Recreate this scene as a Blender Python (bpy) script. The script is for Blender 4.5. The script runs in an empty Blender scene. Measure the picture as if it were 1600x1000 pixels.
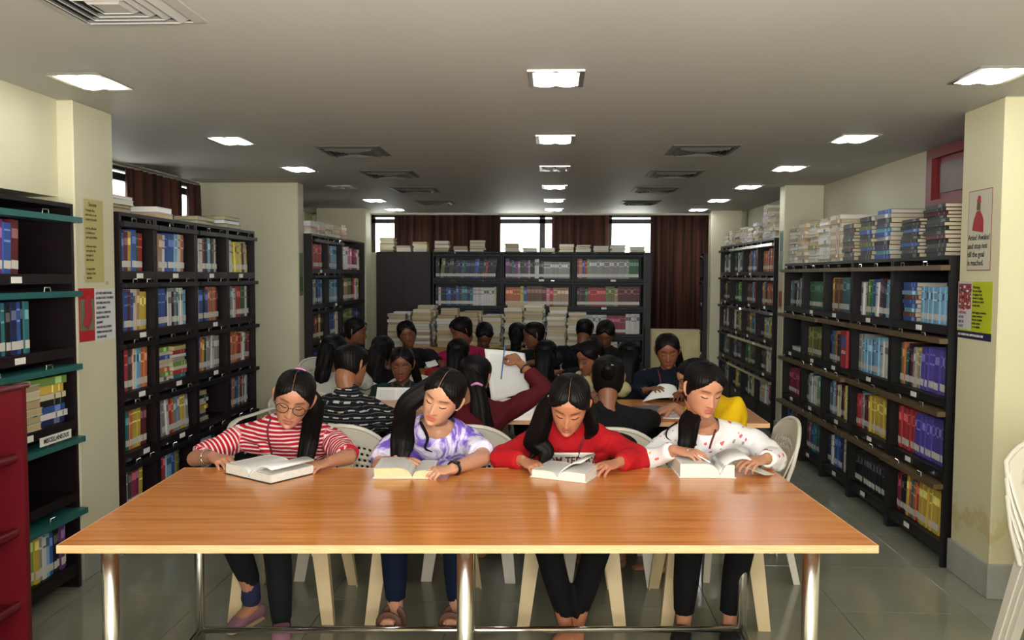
import bpy, bmesh, math, random
import numpy as np
from mathutils import Vector, Matrix
from mathutils.bvhtree import BVHTree
rnd = random.Random(7)
PI = math.pi
S = bpy.context.scene
COL = S.collection

# ------------------------------------------------------------------ camera
CAM_H = 1.55
F_PX, PITCH, YAW, ROLL = 1305.976, .0533, .0494, .0047
_F = Vector((-math.sin(YAW), math.cos(YAW), 0)); _R = Vector((math.cos(YAW), math.sin(YAW), 0)); _U = Vector((0, 0, 1))
CF = _F*math.cos(PITCH) - _U*math.sin(PITCH)
_u0 = _U*math.cos(PITCH) + _F*math.sin(PITCH)
CR = _R*math.cos(ROLL) + _u0*math.sin(ROLL)
CU = -_R*math.sin(ROLL) + _u0*math.cos(ROLL)
cam = bpy.data.cameras.new('camera'); camo = bpy.data.objects.new('camera', cam); COL.objects.link(camo)
camo.matrix_world = Matrix((( CR.x, CU.x, -CF.x, 0), (CR.y, CU.y, -CF.y, 0), (CR.z, CU.z, -CF.z, CAM_H), (0, 0, 0, 1)))
cam.sensor_width = 36; cam.lens = F_PX/1600*36; cam.clip_start = .05
S.camera = camo

# ------------------------------------------------------------------ world, lights, exposure
W = bpy.data.worlds.new('daylight'); S.world = W; W.use_nodes = True
W.node_tree.nodes['Background'].inputs[0].default_value = (1, .95, .88, 1)
W.node_tree.nodes['Background'].inputs[1].default_value = 8.0
S.view_settings.view_transform = 'Standard'; S.view_settings.look = 'None'
S.view_settings.exposure = 0.0; S.view_settings.gamma = 1; S.view_settings.use_curve_mapping = False
LAMP_STRENGTH = 23.0
def area(name, loc, rot, sx, sy, power, col):
    l = bpy.data.lights.new(name, 'AREA'); l.shape = 'RECTANGLE'; l.size = sx; l.size_y = sy; l.energy = power; l.color = col
    o = bpy.data.objects.new(name, l); o.location = loc; o.rotation_euler = rot; COL.objects.link(o); return o
# broad fill light added behind the camera to lift the foreground
area('rear_fill', (.2, -1.35, 1.55), (PI/2, 0, 0), 3.6, 1.5, 24, (1, .97, .93))
# the photographer's flash, tilted up so that it bounces off the ceiling
area('bounce_flash', (.05, .1, 1.75), (math.radians(180-30), 0, 0), .25, .25, 185, (1, .97, .94))

# ------------------------------------------------------------------ helpers
def lin(h):
    if isinstance(h, str):
        h = h.lstrip('#'); v = [int(h[i:i+2], 16)/255 for i in (0, 2, 4)]
        return tuple((x/12.92 if x <= .04045 else ((x+.055)/1.055)**2.4) for x in v)
    return tuple(h)
def at(px, py, Y=None, X=None, Z=None):
    d = CR*((px-800)/F_PX) + CU*((500-py)/F_PX) + CF
    if Y is not None: t = Y/d.y
    elif X is not None: t = X/d.x
    else: t = (Z-CAM_H)/d.z
    return Vector((0, 0, CAM_H)) + d*t
def project(p):
    d = Vector(p) - Vector((0, 0, CAM_H)); z = d.dot(CF)
    return 800+F_PX*d.dot(CR)/z, 500-F_PX*d.dot(CU)/z

class NT:
    def __init__(s, name, rough=.5, metal=0, base=(.5, .5, .5), spec=.5):
        s.m = bpy.data.materials.new(name); s.m.use_nodes = True; s.t = s.m.node_tree
        s.b = s.t.nodes['Principled BSDF']
        s.b.inputs['Roughness'].default_value = rough; s.b.inputs['Metallic'].default_value = metal
        s.b.inputs['Base Color'].default_value = (*lin(base), 1); s.b.inputs['Specular IOR Level'].default_value = spec
    def n(s, ty, **k):
        x = s.t.nodes.new(ty)
        for a, v in k.items():
            if a.startswith('i_'):
                key = a[2:]; key = int(key) if key.isdigit() else key.replace('_', ' ')
                x.inputs[key].default_value = v
            else: setattr(x, a, v)
        return x
    def l(s, a, b): s.t.links.new(a, b)
    def noise(s, scale, det=3, vec=None, rough=.5):
        x = s.n('ShaderNodeTexNoise'); x.inputs['Scale'].default_value = scale; x.inputs['Detail'].default_value = det
        x.inputs['Roughness'].default_value = rough
        if vec: s.l(vec, x.inputs['Vector'])
        return x
    def ramp(s, fac, stops):
        r = s.n('ShaderNodeValToRGB'); e = r.color_ramp.elements
        while len(e) < len(stops): e.new(.5)
        for k, (p, c) in enumerate(stops): e[k].position = p; e[k].color = (*lin(c), 1)
        s.l(fac, r.inputs[0]); return r
    def obj(s, scale=(1, 1, 1)):
        tc = s.n('ShaderNodeTexCoord'); mp = s.n('ShaderNodeMapping'); mp.inputs['Scale'].default_value = scale
        s.l(tc.outputs['Object'], mp.inputs['Vector']); return mp.outputs[0]
    def bump(s, h, strength=.2, dist=.01):
        b = s.n('ShaderNodeBump'); b.inputs['Strength'].default_value = strength; b.inputs['Distance'].default_value = dist
        s.l(h, b.inputs['Height']); s.l(b.outputs[0], s.b.inputs['Normal']); return b
    def base(s, o): s.l(o, s.b.inputs['Base Color'])
    def mix(s, fac, a, b):
        m = s.n('ShaderNodeMix', data_type='RGBA')
        for sock, v in ((m.inputs['Factor'], fac), (m.inputs['A'], a), (m.inputs['B'], b)):
            if isinstance(v, (int, float)): sock.default_value = v
            elif isinstance(v, (tuple, str)): sock.default_value = (*lin(v), 1)
            else: s.l(v, sock)
        return m.outputs['Result']
    def math(s, op, a, b=None):
        m = s.n('ShaderNodeMath', operation=op)
        for k, v in enumerate((a, b)):
            if v is None: continue
            if isinstance(v, (int, float)): m.inputs[k].default_value = v
            else: s.l(v, m.inputs[k])
        return m.outputs[0]

M = {}
def simple(name, base, rough=.5, metal=0, var=.0, scale=8, bump=0, spec=.5):
    t = NT(name, rough, metal, base, spec)
    if var:
        c = lin(base); n = t.noise(scale, 4, t.obj())
        r = t.ramp(n.outputs[0], [(.3, tuple(x*(1-var) for x in c)), (.7, tuple(min(1, x*(1+var)) for x in c))]); t.base(r.outputs[0])
        if bump: t.bump(n.outputs[0], bump, .01)
    M[name] = t.m; return t.m

# walls: cream emulsion, a little patchy
t = NT('cream_paint', .55, base='#c4c0a2')
n1 = t.noise(.9, 5, t.obj()); n2 = t.noise(60, 3, t.obj())
t.base(t.ramp(n1.outputs[0], [(.25, '#beba9b'), (.55, '#c6c2a5'), (.8, '#ccc8ae')]).outputs[0]); t.bump(n2.outputs[0], .15, .004); M['cream'] = t.m
# pillar paint with a yellow damp stain just above the skirting
t = NT('cream_paint_stained', .55, base='#c9c3a0')
sx = t.n('ShaderNodeSeparateXYZ'); t.l(t.n('ShaderNodeNewGeometry').outputs['Position'], sx.inputs[0])
nn = t.noise(7, 6, t.obj(), .65)
h = t.math('SUBTRACT', .62, sx.outputs['Z']); h = t.math('ADD', h, t.math('MULTIPLY', nn.outputs[0], .55))
band = t.ramp(h, [(.50, (0, 0, 0)), (.56, (1, 1, 1)), (.62, (.25,)*3), (.75, (.1,)*3)])
t.base(t.mix(t.math('MULTIPLY', band.outputs[0], .6), '#c9c4a0', '#b09a4c')); t.bump(nn.outputs[0], .12, .006); M['cream_stained'] = t.m
t = NT('ceiling_paint', .6, base='#b7b3ac'); n1 = t.noise(.7, 4, t.obj((1, .25, 1)))
t.base(t.ramp(n1.outputs[0], [(.3, '#adaca6'), (.7, '#b9b8b1')]).outputs[0]); t.bump(t.noise(25, 3, t.obj()).outputs[0], .06, .004); M['ceiling'] = t.m
# floor tiles: polished grey-green vitrified
t = NT('vitrified_tile', .10, base='#8d9186', spec=.6); oi = t.n('ShaderNodeObjectInfo')
n1 = t.noise(2.2, 5, t.n('ShaderNodeNewGeometry').outputs['Position'])
c = t.ramp(n1.outputs[0], [(.3, '#7b7c6a'), (.7, '#8c8d7a')])
t.base(t.mix(t.math('MULTIPLY', oi.outputs['Random'], .25), c.outputs[0], '#98988a')); M['tile'] = t.m
simple('grout', '#4d4d46', .8)
simple('skirting_marble', '#97978f', .25, var=.12, scale=5)
# table laminate: orange-brown wood grain running along X
t = NT('laminate', .22, base='#b5733a', spec=.55)
v = t.obj((1.2, 26, 10)); g1 = t.noise(1.6, 6, v, .6); g2 = t.noise(5, 4, t.obj((1.6, 90, 10)), .6)
c1 = t.ramp(g1.outputs[0], [(.3, '#a8622a'), (.48, '#c67c3c'), (.6, '#cc8643'), (.75, '#d89a58')])
c2 = t.ramp(g2.outputs[0], [(.30, (1,)*3), (.38, (0,)*3)])
t.base(t.mix(t.math('MULTIPLY', c2.outputs[0], .62), c1.outputs[0], '#6e3a17')); M['laminate'] = t.m
t = NT('edge_band', .4, base='#d9a777'); g = t.noise(3, 4, t.obj((3, 3, 60)))
t.base(t.ramp(g.outputs[0], [(.3, '#cf9a68'), (.7, '#e0b385')]).outputs[0]); M['edge'] = t.m
simple('chrome', '#e2e0da', .27, 1); simple('chrome_bright', '#dcdcdc', .12, 1)
simple('black_steel', '#0c0a0b', .45, var=.15, scale=6, spec=.35); simple('maroon_dark_steel', '#14090c', .45, var=.15, scale=5, spec=.35)
simple('dark_blue_steel', '#0f171b', .5, var=.1, spec=.3); simple('teal_steel', '#215a57', .35, var=.1)
simple('maroon_steel', '#5a1019', .3, var=.08, scale=4); simple('olive_steel', '#5b4a30', .4, var=.15)
simple('white_plastic', '#c9c4b4', .35, var=.04, scale=3); simple('beige_plastic', '#c7b48c', .4, var=.06, scale=3)
simple('card', '#dedcd2', .6); simple('vent_metal', '#a4a29b', .4); simple('vent_dark', '#1c1c1b', .8)
simple('vent_grey', '#5e5d55', .5)
simple('window_frame', '#2a2a2a', .5); simple('red_door', '#6e1c1a', .4, var=.08, scale=3)
simple('tape', '#a89f7a', .5); simple('ink', '#15151a', .6); simple('wood_table', '#a9743c', .4, var=.2, scale=9)
simple('board', '#cdbf8c', .6, var=.2, scale=4); simple('paper', '#e6e6e2', .7)
def emis(name, col, st):
    t = NT(name); e = t.n('ShaderNodeEmission'); e.inputs[0].default_value = (*lin(col), 1); e.inputs[1].default_value = st
    t.l(e.outputs[0], t.t.nodes['Material Output'].inputs[0]); M[name] = t.m
emis('lamp_glow', (.93, .96, 1), LAMP_STRENGTH); simple('lamp_off', '#a8acb0', .3)
t = NT('glass', .02, base=(.9, .95, .95)); t.b.inputs['Transmission Weight'].default_value = 1; t.b.inputs['IOR'].default_value = 1.1; M['glass'] = t.m
t = NT('spectacle_lens', .02, base=(1, 1, 1)); t.b.inputs['Transmission Weight'].default_value = 1; t.b.inputs['IOR'].default_value = 1.02; M['lens'] = t.m
t = NT('curtain_cloth', .85, base='#3a2220')
w = t.noise(1.3, 2, t.obj((12, 12, .3)))
c = t.ramp(w.outputs[0], [(.35, '#33201d'), (.65, '#6b4638')]); t.base(c.outputs[0])
tr = t.n('ShaderNodeBsdfTranslucent'); t.l(c.outputs[0], tr.inputs[0]); ms = t.n('ShaderNodeMixShader'); ms.inputs[0].default_value = .34
t.l(t.b.outputs[0], ms.inputs[1]); t.l(tr.outputs[0], ms.inputs[2]); t.l(ms.outputs[0], t.t.nodes['Material Output'].inputs[0]); M['curtain'] = t.m
def attr_mat(name, rough, bump=None, sss=0, spec=.4):
    t = NT(name, rough, spec=spec); a = t.n('ShaderNodeAttribute', attribute_name='Col'); t.base(a.outputs['Color'])
    if bump: t.bump(t.noise(bump[0], 3, t.obj()).outputs[0], bump[1], bump[2])
    if sss: t.b.inputs['Subsurface Weight'].default_value = sss; t.b.inputs['Subsurface Radius'].default_value = (.012, .005, .003); t.b.inputs['Subsurface Scale'].default_value = 1
    M[name] = t.m
attr_mat('book_cover', .45); attr_mat('print', .6); attr_mat('skin', .48, (350, .08, .002), .12)
# hair
t = NT('hair', .5, base='#0c0a0a', spec=.14); uv = t.n('ShaderNodeUVMap'); mp = t.n('ShaderNodeMapping'); mp.inputs['Scale'].default_value = (90, 3, 1)
t.l(uv.outputs[0], mp.inputs[0]); nz = t.noise(1, 4, mp.outputs[0]); t.bump(nz.outputs[0], .5, .003)
t.base(t.ramp(nz.outputs[0], [(.3, '#050404'), (.75, '#0f0b0a')]).outputs[0]); M['hair'] = t.m
# clothing
def cloth(name, base, rough=.85, bump=.35):
    t = NT(name, rough, base=base, spec=.2)
    n = t.noise(14, 4, t.obj()); t.bump(n.outputs[0], bump, .012); M[name] = t.m; return t
for nm, cc in (('maroon_cloth', '#4a0d17'), ('black_cloth', '#0c0c0f'), ('navy_cloth', '#0c1322'), ('red_cloth', '#a8141c'), ('yellow_cloth', '#d8ae10'),
               ('green_cloth', '#0f2c22'), ('pale_yellow_cloth', '#b5ad80'), ('grey_white_cloth', '#a8a69c'), ('magenta_cloth', '#8c1440'),
               ('mustard_cloth', '#8a8418'), ('charcoal_cloth', '#15161a'), ('denim_cloth', '#0d1830'), ('bright_red_cloth', '#8e1318')):
    cloth(nm, cc)
t = cloth('striped_cloth', '#a5182a'); a = t.n('ShaderNodeAttribute', attribute_name='sv')
fr = t.math('FRACT', t.math('DIVIDE', a.outputs['Fac'], .0185)); st = t.math('GREATER_THAN', fr, .62)
t.base(t.mix(st, '#a5162a', '#d9c3c0'))
t = cloth('dash_cloth', '#0d0f14'); a = t.n('ShaderNodeAttribute', attribute_name='sv'); b = t.n('ShaderNodeAttribute', attribute_name='su')
row = t.math('DIVIDE', a.outputs['Fac'], .031); fr = t.math('FRACT', row); st = t.math('GREATER_THAN', fr, .80)
off = t.math('MULTIPLY', t.math('FLOOR', row), .37); du = t.math('FRACT', t.math('ADD', t.math('DIVIDE', b.outputs['Fac'], .055), off)); st2 = t.math('GREATER_THAN', du, .42)
fine = t.math('GREATER_THAN', t.math('FRACT', t.math('MULTIPLY', row, 2.0)), .86)
t.base(t.mix(t.math('MAXIMUM', t.math('MULTIPLY', st, st2), t.math('MULTIPLY', fine, .22)), '#0d0f16', '#a9a9a2'))
t = cloth('tie_dye_cloth', '#6a4fb0'); n1 = t.noise(7, 5, t.obj(), .6); n1.inputs['Distortion'].default_value = 1.2
t.base(t.ramp(n1.outputs[0], [(.36, '#5a3fa4'), (.47, '#8066c4'), (.53, '#cfc6e2'), (.6, '#e6e4ea'), (.7, '#b4b0de')]).outputs[0])
t = cloth('motif_cloth', '#dcdad8'); vo = t.n('ShaderNodeTexVoronoi'); vo.inputs['Scale'].default_value = 25; vo.inputs['Randomness'].default_value = .9
wv = t.noise(40, 2, t.obj()); vm = t.n('ShaderNodeVectorMath', operation='ADD'); sc = t.n('ShaderNodeVectorMath', operation='SCALE'); sc.inputs['Scale'].default_value = .03
t.l(wv.outputs['Color'], sc.inputs[0]); t.l(t.obj(), vm.inputs[0]); t.l(sc.outputs[0], vm.inputs[1]); t.l(vm.outputs[0], vo.inputs['Vector'])
mk = t.math('LESS_THAN', vo.outputs['Distance'], .27); hs = t.n('ShaderNodeSeparateColor'); t.l(vo.outputs['Color'], hs.inputs[0])
cr = t.ramp(hs.outputs[0], [(.3, '#c8606a'), (.55, '#d6a62a'), (.8, '#8f8f95')]); cr.color_ramp.interpolation = 'CONSTANT'
t.base(t.mix(t.math('MULTIPLY', mk, t.math('GREATER_THAN', hs.outputs[1], .25)), '#dcdad9', cr.outputs[0]))

class MB:
    """collects geometry for ONE mesh object"""
    def __init__(s): s.v = []; s.f = []; s.c = []; s.mi = []; s.uv = None; s.nv = 0
    def add(s, V, F, col=None, mi=0):
        o = s.nv; s.v.append(np.asarray(V, float).reshape(-1, 3)); s.nv += len(s.v[-1])
        for f in F: s.f.append([i+o for i in f])
        s.c += [col]*len(F); s.mi += [mi]*len(F)
    def box(s, c, size, rot=None, col=None, mi=0, bev=0, taper=1.0):
        x, y, z = (a/2 for a in size)
        if bev:
            b = bev; V = []
            for sz, in_ in ((-z, b), (-z+b, 0), (z-b, 0), (z, b)):
                X, Y = x-in_, y-in_
                V += [(X-0, Y-(b if not in_ else 0), sz), (X-(b if not in_ else 0), Y, sz), (-X+(b if not in_ else 0), Y, sz), (-X, Y-(b if not in_ else 0), sz),
                      (-X, -Y+(b if not in_ else 0), sz), (-X+(b if not in_ else 0), -Y, sz), (X-(b if not in_ else 0), -Y, sz), (X, -Y+(b if not in_ else 0), sz)]
            F = [list(range(7, -1, -1)), list(range(24, 32))]
            for k in range(3):
                for j in range(8): F.append([k*8+j, k*8+(j+1) % 8, (k+1)*8+(j+1) % 8, (k+1)*8+j])
        else:
            V = [(-x, -y, -z), (x, -y, -z), (x, y, -z), (-x, y, -z), (-x*taper, -y*taper, z), (x*taper, -y*taper, z), (x*taper, y*taper, z), (-x*taper, y*taper, z)]
            F = [(3, 2, 1, 0), (4, 5, 6, 7), (0, 1, 5, 4), (1, 2, 6, 5), (2, 3, 7, 6), (3, 0, 4, 7)]
        V = np.array(V)
        if rot is not None: V = V @ np.array(rot.to_3x3()).T if not isinstance(rot, np.ndarray) else V @ rot.T
        s.add(V + np.array(c), F, col, mi)
    def loft(s, pts, rads, ref=(0, 0, 1), n=14, sub=3, cap=True, col=None, mi=0, power=2, fn=None):
        P = np.array([tuple(p) for p in pts], float); Rr = np.array([(r, r) if np.isscalar(r) else tuple(r) for r in rads], float)
        if sub > 1 and len(P) > 2:
            Q = []; q = []
            for i in range(len(P)-1):
                p0 = P[max(i-1, 0)]; p1 = P[i]; p2 = P[i+1]; p3 = P[min(i+2, len(P)-1)]
                for k in range(sub):
                    u = k/sub; Q.append(.5*((2*p1)+(-p0+p2)*u+(2*p0-5*p1+4*p2-p3)*u*u+(-p0+3*p1-3*p2+p3)*u**3))
                    w = u*u*(3-2*u); q.append(Rr[i]*(1-w)+Rr[i+1]*w)
            Q.append(P[-1]); q.append(Rr[-1]); P = np.array(Q); Rr = np.array(q)
        T = np.gradient(P, axis=0); T /= np.linalg.norm(T, axis=1)[:, None]+1e-12
        ref = np.array(tuple(ref), float); a = np.linspace(0, 2*PI, n, endpoint=False)
        ca, sa = np.cos(a), np.sin(a)
        if power != 2:
            ca = np.sign(ca)*np.abs(ca)**(2/power); sa = np.sign(sa)*np.abs(sa)**(2/power)
        V = []
        Sd = []
        for k in range(len(P)):
            sd = np.cross(T[k], ref); nl = np.linalg.norm(sd)
            if nl < .15: sd = Sd[-1] if Sd else np.cross(T[k], (1, .2, .1)); nl = np.linalg.norm(sd)
            sd = sd/nl; sd -= T[k]*sd.dot(T[k]); sd /= np.linalg.norm(sd); Sd.append(sd)
        rings = []
        def ring(k, sc, off):
            o = np.cross(Sd[k], T[k]); m = fn(k/(len(P)-1), a) if fn else 1
            return (P[k]+T[k]*off)[None]+(Sd[k][None]*(Rr[k][0]*sc*ca*m)[:, None])+(o[None]*(Rr[k][1]*sc*sa*m)[:, None])
        if cap:
            r0 = min(Rr[0]); rings += [ring(0, .5, -.75*r0), ring(0, .85, -.45*r0)]
        for k in range(len(P)): rings.append(ring(k, 1, 0))
        if cap:
            r1 = min(Rr[-1]); rings += [ring(len(P)-1, .85, .45*r1), ring(len(P)-1, .5, .75*r1)]
        m = len(rings); V = np.concatenate(rings); F = []
        for k in range(m-1):
            for j in range(n): F.append((k*n+j, k*n+(j+1) % n, (k+1)*n+(j+1) % n, (k+1)*n+j))
        F.append(tuple(range(n-1, -1, -1))); F.append(tuple(range((m-1)*n, m*n)))
        s.add(V, F, col, mi)
    def build(s, name, mats, parent=None, smooth=False, link=True):
        me = bpy.data.meshes.new(name); V = np.concatenate(s.v) if s.v else np.zeros((0, 3))
        me.from_pydata(V.tolist(), [], s.f)
        if not isinstance(mats, (list, tuple)): mats = [mats]
        for m in mats: me.materials.append(M[m] if isinstance(m, str) else m)
        if len(mats) > 1: me.polygons.foreach_set('material_index', s.mi)
        if any(c is not None for c in s.c):
            ca = me.color_attributes.new('Col', 'FLOAT_COLOR', 'CORNER')
            n = np.array([len(f) for f in s.f]); cc = np.array([(*(c or (.5, .5, .5)), 1.) for c in s.c])
            ca.data.foreach_set('color', np.repeat(cc, n, axis=0).ravel())
        if smooth: me.polygons.foreach_set('use_smooth', [True]*len(s.f))
        me.update()
        o = bpy.data.objects.new(name, me)
        if link: COL.objects.link(o)
        if parent: o.parent = parent
        return o
def V3(*a): return Vector(a)
def thing(name, label=None, cat=None, loc=(0, 0, 0), rz=0, group=None):
    o = bpy.data.objects.new(name, None); o.location = loc; o.rotation_euler = (0, 0, rz); COL.objects.link(o); tag(o, label, cat, group); return o
def tag(o, label=None, cat=None, group=None, kind=None):
    if label: o['label'] = label
    if cat: o['category'] = cat
    if group: o['group'] = group
    if kind: o['kind'] = kind
    return o
def struct(name, mb, m, parent=None, label=None):
    o = mb.build(name, m, parent)
    if parent is None: o['kind'] = 'structure'
    if label: o['label'] = label
    return o
def bx(a, b, mb=None, **k):
    mb = mb or MB(); mb.box([(a[i]+b[i])/2 for i in range(3)], [abs(b[i]-a[i]) for i in range(3)], **k); return mb
def add_text(name, txt, size, mat, parent, mw, ext=.0006, align='CENTER', bold=0, sx=1.0):
    cu = bpy.data.curves.new(name, 'FONT'); cu.body = txt; cu.size = size; cu.extrude = ext; cu.align_x = align; cu.align_y = 'CENTER'; cu.offset = bold
    cu.resolution_u = 2
    tmp = bpy.data.objects.new(name, cu); COL.objects.link(tmp)
    me = bpy.data.meshes.new_from_object(tmp.evaluated_get(bpy.context.evaluated_depsgraph_get()))
    bpy.data.objects.remove(tmp); me.materials.clear(); me.materials.append(M[mat]); me.name = name
    for v in me.vertices: v.co.x *= sx
    o = bpy.data.objects.new(name, me); COL.objects.link(o); o.parent = parent; o.matrix_local = mw; return o
ORD = ['first', 'second', 'third', 'fourth', 'fifth', 'sixth', 'seventh', 'eighth', 'ninth', 'tenth', 'eleventh', 'twelfth', 'thirteenth', 'fourteenth', 'fifteenth',
       'sixteenth', 'seventeenth', 'eighteenth', 'nineteenth', 'twentieth']+['%dst' % 21]+['%dth' % k for k in range(22, 60)]

# ================================================================== SETTING
ZC = 2.4
XR, XL, YB, YF = 2.5, -3.38, 11.6, -1.5
struct('floor', bx((XL-.1, YF, -.12), (XR+.1, YB+.1, -.006)), 'grout')
floor = bpy.data.objects['floor']
TS = .6; tm = MB(); tm.box((0, 0, -.003), (TS-.003, TS-.003, .0065), bev=.0006); tile0 = tm.build('tile', 'tile', floor, link=False)
i = 0
y = 3.875-TS*9
while y < YB:
    x = 1.941-TS*9
    while x < XR:
        if x+TS > XL-.05 and y > YF-.6:
            o = tile0 if i == 0 else tile0.copy(); COL.objects.link(o); o.parent = floor
            o.location = (x+TS/2, y+TS/2, 0); i += 1
        x += TS
    y += TS
c = bx((XL-.1, YF-.1, ZC), (XR+.1, YB+.2, ZC+.12)); struct('ceiling', c, 'ceiling')
# right wall with a gap for the maroon door
w = MB(); bx((XR, YF, 0), (XR+.12, 4.6, ZC), w); bx((XR, 5.7, 0), (XR+.12, YB, ZC), w); bx((XR, 4.6, 2.385), (XR+.12, 5.7, ZC), w)
struct('wall_right', w, 'cream')
# left: near wall with niche, far outer wall
w = MB(); bx((XL-.12, YF, 0), (XL, 6.1, ZC), w); bx((XL-.12, 6.1, 0), (XL, 8.6, 1.2), w); bx((XL-.12, 8.6, 0), (XL, YB, ZC), w)
bx((XL-.12, 6.1, 2.38), (XL, 8.6, ZC), w); struct('wall_left', w, 'cream')
w = MB(); bx((-2.85, YF, 0), (-2.70, 4.03, ZC), w); bx((-2.70, YF, 1.925), (-2.44, 4.03, ZC), w); struct('wall_left_niche', w, 'cream')
# back wall: parapet, mullions, lintel
w = MB(); bx((XL, YB, 0), (XR, YB+.15, .82), w); bx((XL, YB, 2.385), (XR, YB+.15, ZC), w); bx((2.12, YB, .8), (XR, YB+.15, ZC), w); bx((XL, YB, .8), (-2.55, YB+.15, ZC), w); bx((-2.55, YB-.02, .8), (-2.25, YB+.02, 1.86), w)
struct('wall_back', w, 'cream')
w = MB(); bx((XL-.1, YF-.12, 0), (XR+.1, YF, .5), w); bx((XL-.1, YF-.12, 2.3), (XR+.1, YF, ZC), w); bx((XL-.1, YF-.12, .5), (-1.8, YF, 2.3), w); bx((2.1, YF-.12, .5), (XR+.1, YF, 2.3), w)
struct('wall_front', w, 'cream')
# pillars
def pillar(n, x0, x1, y0, y1, m='cream'):
    o = struct('wall_pillar_'+n, bx((x0, y0, 0), (x1, y1, ZC), bev=.006), m)
    s = MB(); e = .012; hh = .17
    s.box(((x0+x1)/2, (y0+y1)/2, hh/2), (x1-x0+2*e, y1-y0+2*e, hh), bev=.004)
    b = s.build('baseboard', 'skirting_marble', o); return o
p1r = pillar('right_near', 2.11, 2.5, 4.075, 4.47, 'cream_stained')
pillar('right_middle', 2.14, 2.5, 7.93, 8.1); pillar('right_far', 2.03, 2.42, 10.95, 11.15)
p1l = pillar('left_near', -2.85, -2.36, 4.03, 4.40)
pillar('left_middle', -3.30, -2.37, 7.68, 7.85); pillar('left_far', -3.04, -2.40, 10.62, 10.9)
# baseboards
struct('baseboard_right', bx((2.488, 5.7, 0), (2.5, 7.93, .12)), 'skirting_marble')
struct('baseboard_left', bx((XL, 4.4, 0), (XL+.012, YB, .12)), 'skirting_marble')
struct('baseboard_back', bx((XL, YB-.012, 0), (XR, YB, .12)), 'skirting_marble')

# maroon double door in the right wall
d = struct('door_1', MB() if False else bx((2.49, 4.6, 0), (2.53, 5.7, 2.385)), 'red_door')
fr = MB()
for y0, y1 in ((4.6, 4.68), (5.62, 5.7)): bx((2.455, y0, 0), (2.5, y1, 2.385), fr)
bx((2.455, 4.68, 1.98), (2.5, 5.62, 2.05), fr); bx((2.455, 4.68, 2.32), (2.5, 5.62, 2.385), fr); fr.build('door_frame', 'red_door', d)
for k in range(2):
    y0 = 4.7+k*.46; bx((2.472, y0, .03), (2.49, y0+.44, 1.97)).build('door_leaf', 'red_door', d)
bx((2.48, 4.75, 2.09), (2.488, 5.55, 2.28)).build('vent_panel', 'olive_steel', d)
h = MB(); h.loft([(2.45, 5.50, 1.86), (2.44, 5.50, 1.8), (2.45, 5.50, 1.7)], [.008]*3); h.build('door_bolt', 'chrome', d)

# windows at the back: three bays, dark frames, transom; and two on the far left wall
def window(n, axis, a0, a1, z0, z1, pos, mull):
    o = MB()
    def b(u0, u1, za, zb, d0=-.02, d1=.04):
        if axis == 'x': bx((u0, pos+d0, za), (u1, pos+d1, zb), o)
        else: bx((pos-d1, u0, za), (pos-d0, u1, zb), o)
    b(a0, a1, z0, z0+.05); b(a0, a1, z1-.03, z1); b(a0, a0+.05, z0, z1); b(a1-.05, a1, z0, z1); b(a0, a1, 2.27, 2.33)
    for m in mull: b(m-.04, m+.04, z0, z1)
    ob = struct('window_%d' % n, o, 'window_frame')
    g = MB()
    if axis == 'x': bx((a0+.04, pos+.01, z0+.04), (a1-.04, pos+.016, z1-.02), g)
    else: bx((pos-.016, a0+.04, z0+.04), (pos-.01, a1-.04, z1-.02), g)
    g.build('pane', 'glass', ob)
window(1, 'x', -2.55, -.85, .82, 2.385, YB+.06, [-1.7]); window(2, 'x', -.85, .75, .82, 2.385, YB+.06, [-.16]); window(3, 'x', .75, 2.12, .82, 2.385, YB+.06, [])
window(4, 'y', 6.1, 7.35, 1.2, 2.38, XL, [6.7]); window(5, 'y', 7.35, 8.6, 1.2, 2.38, XL, [8.0])
def curtain(axis, a0, a1, z0, z1, pos, label, group=None):
    mb = MB(); n = int((a1-a0)/.012); V = []; 
    for k in range(n+1):
        a = a0+(a1-a0)*k/n; w_ = .028*math.sin(a*52)+.012*math.sin(a*23+1.3)+.006*math.sin(a*117)
        for zz in (z0, (z0+z1)/2, z1):
            wz = w_*(1.0 if zz < z1 else .6)
            V.append((a, pos+wz, zz) if axis == 'x' else (pos+wz, a, zz))
    F = []
    for k in range(n):
        for j in range(2): F.append((k*3+j, (k+1)*3+j, (k+1)*3+j+1, k*3+j+1))
    mb.add(V, F); o = mb.build('curtain', 'curtain', None, smooth=True)
    so = o.modifiers.new('thick', 'SOLIDIFY'); so.thickness = .002
    tag(o, label, 'curtain', group); return o
curtain('x', -2.2, -.73, .84, 2.37, 11.5, 'wide dark brown pleated curtain above left back bookcase')
curtain('x', -.03, .75, .84, 2.37, 11.5, 'narrow dark brown pleated curtain between the two bright windows')
curtain('x', 1.31, 2.12, .84, 2.37, 11.51, 'long brown curtain with light through it right of back bookcases')
curtain('y', 6.33, 7.33, 1.25, 2.37, XL+.08, 'dark brown pleated curtain on left wall, nearer one beside the pillar')
curtain('y', 7.42, 8.5, 1.25, 2.37, XL+.08, 'dark brown pleated curtain on left wall, farther one behind folders')

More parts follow.
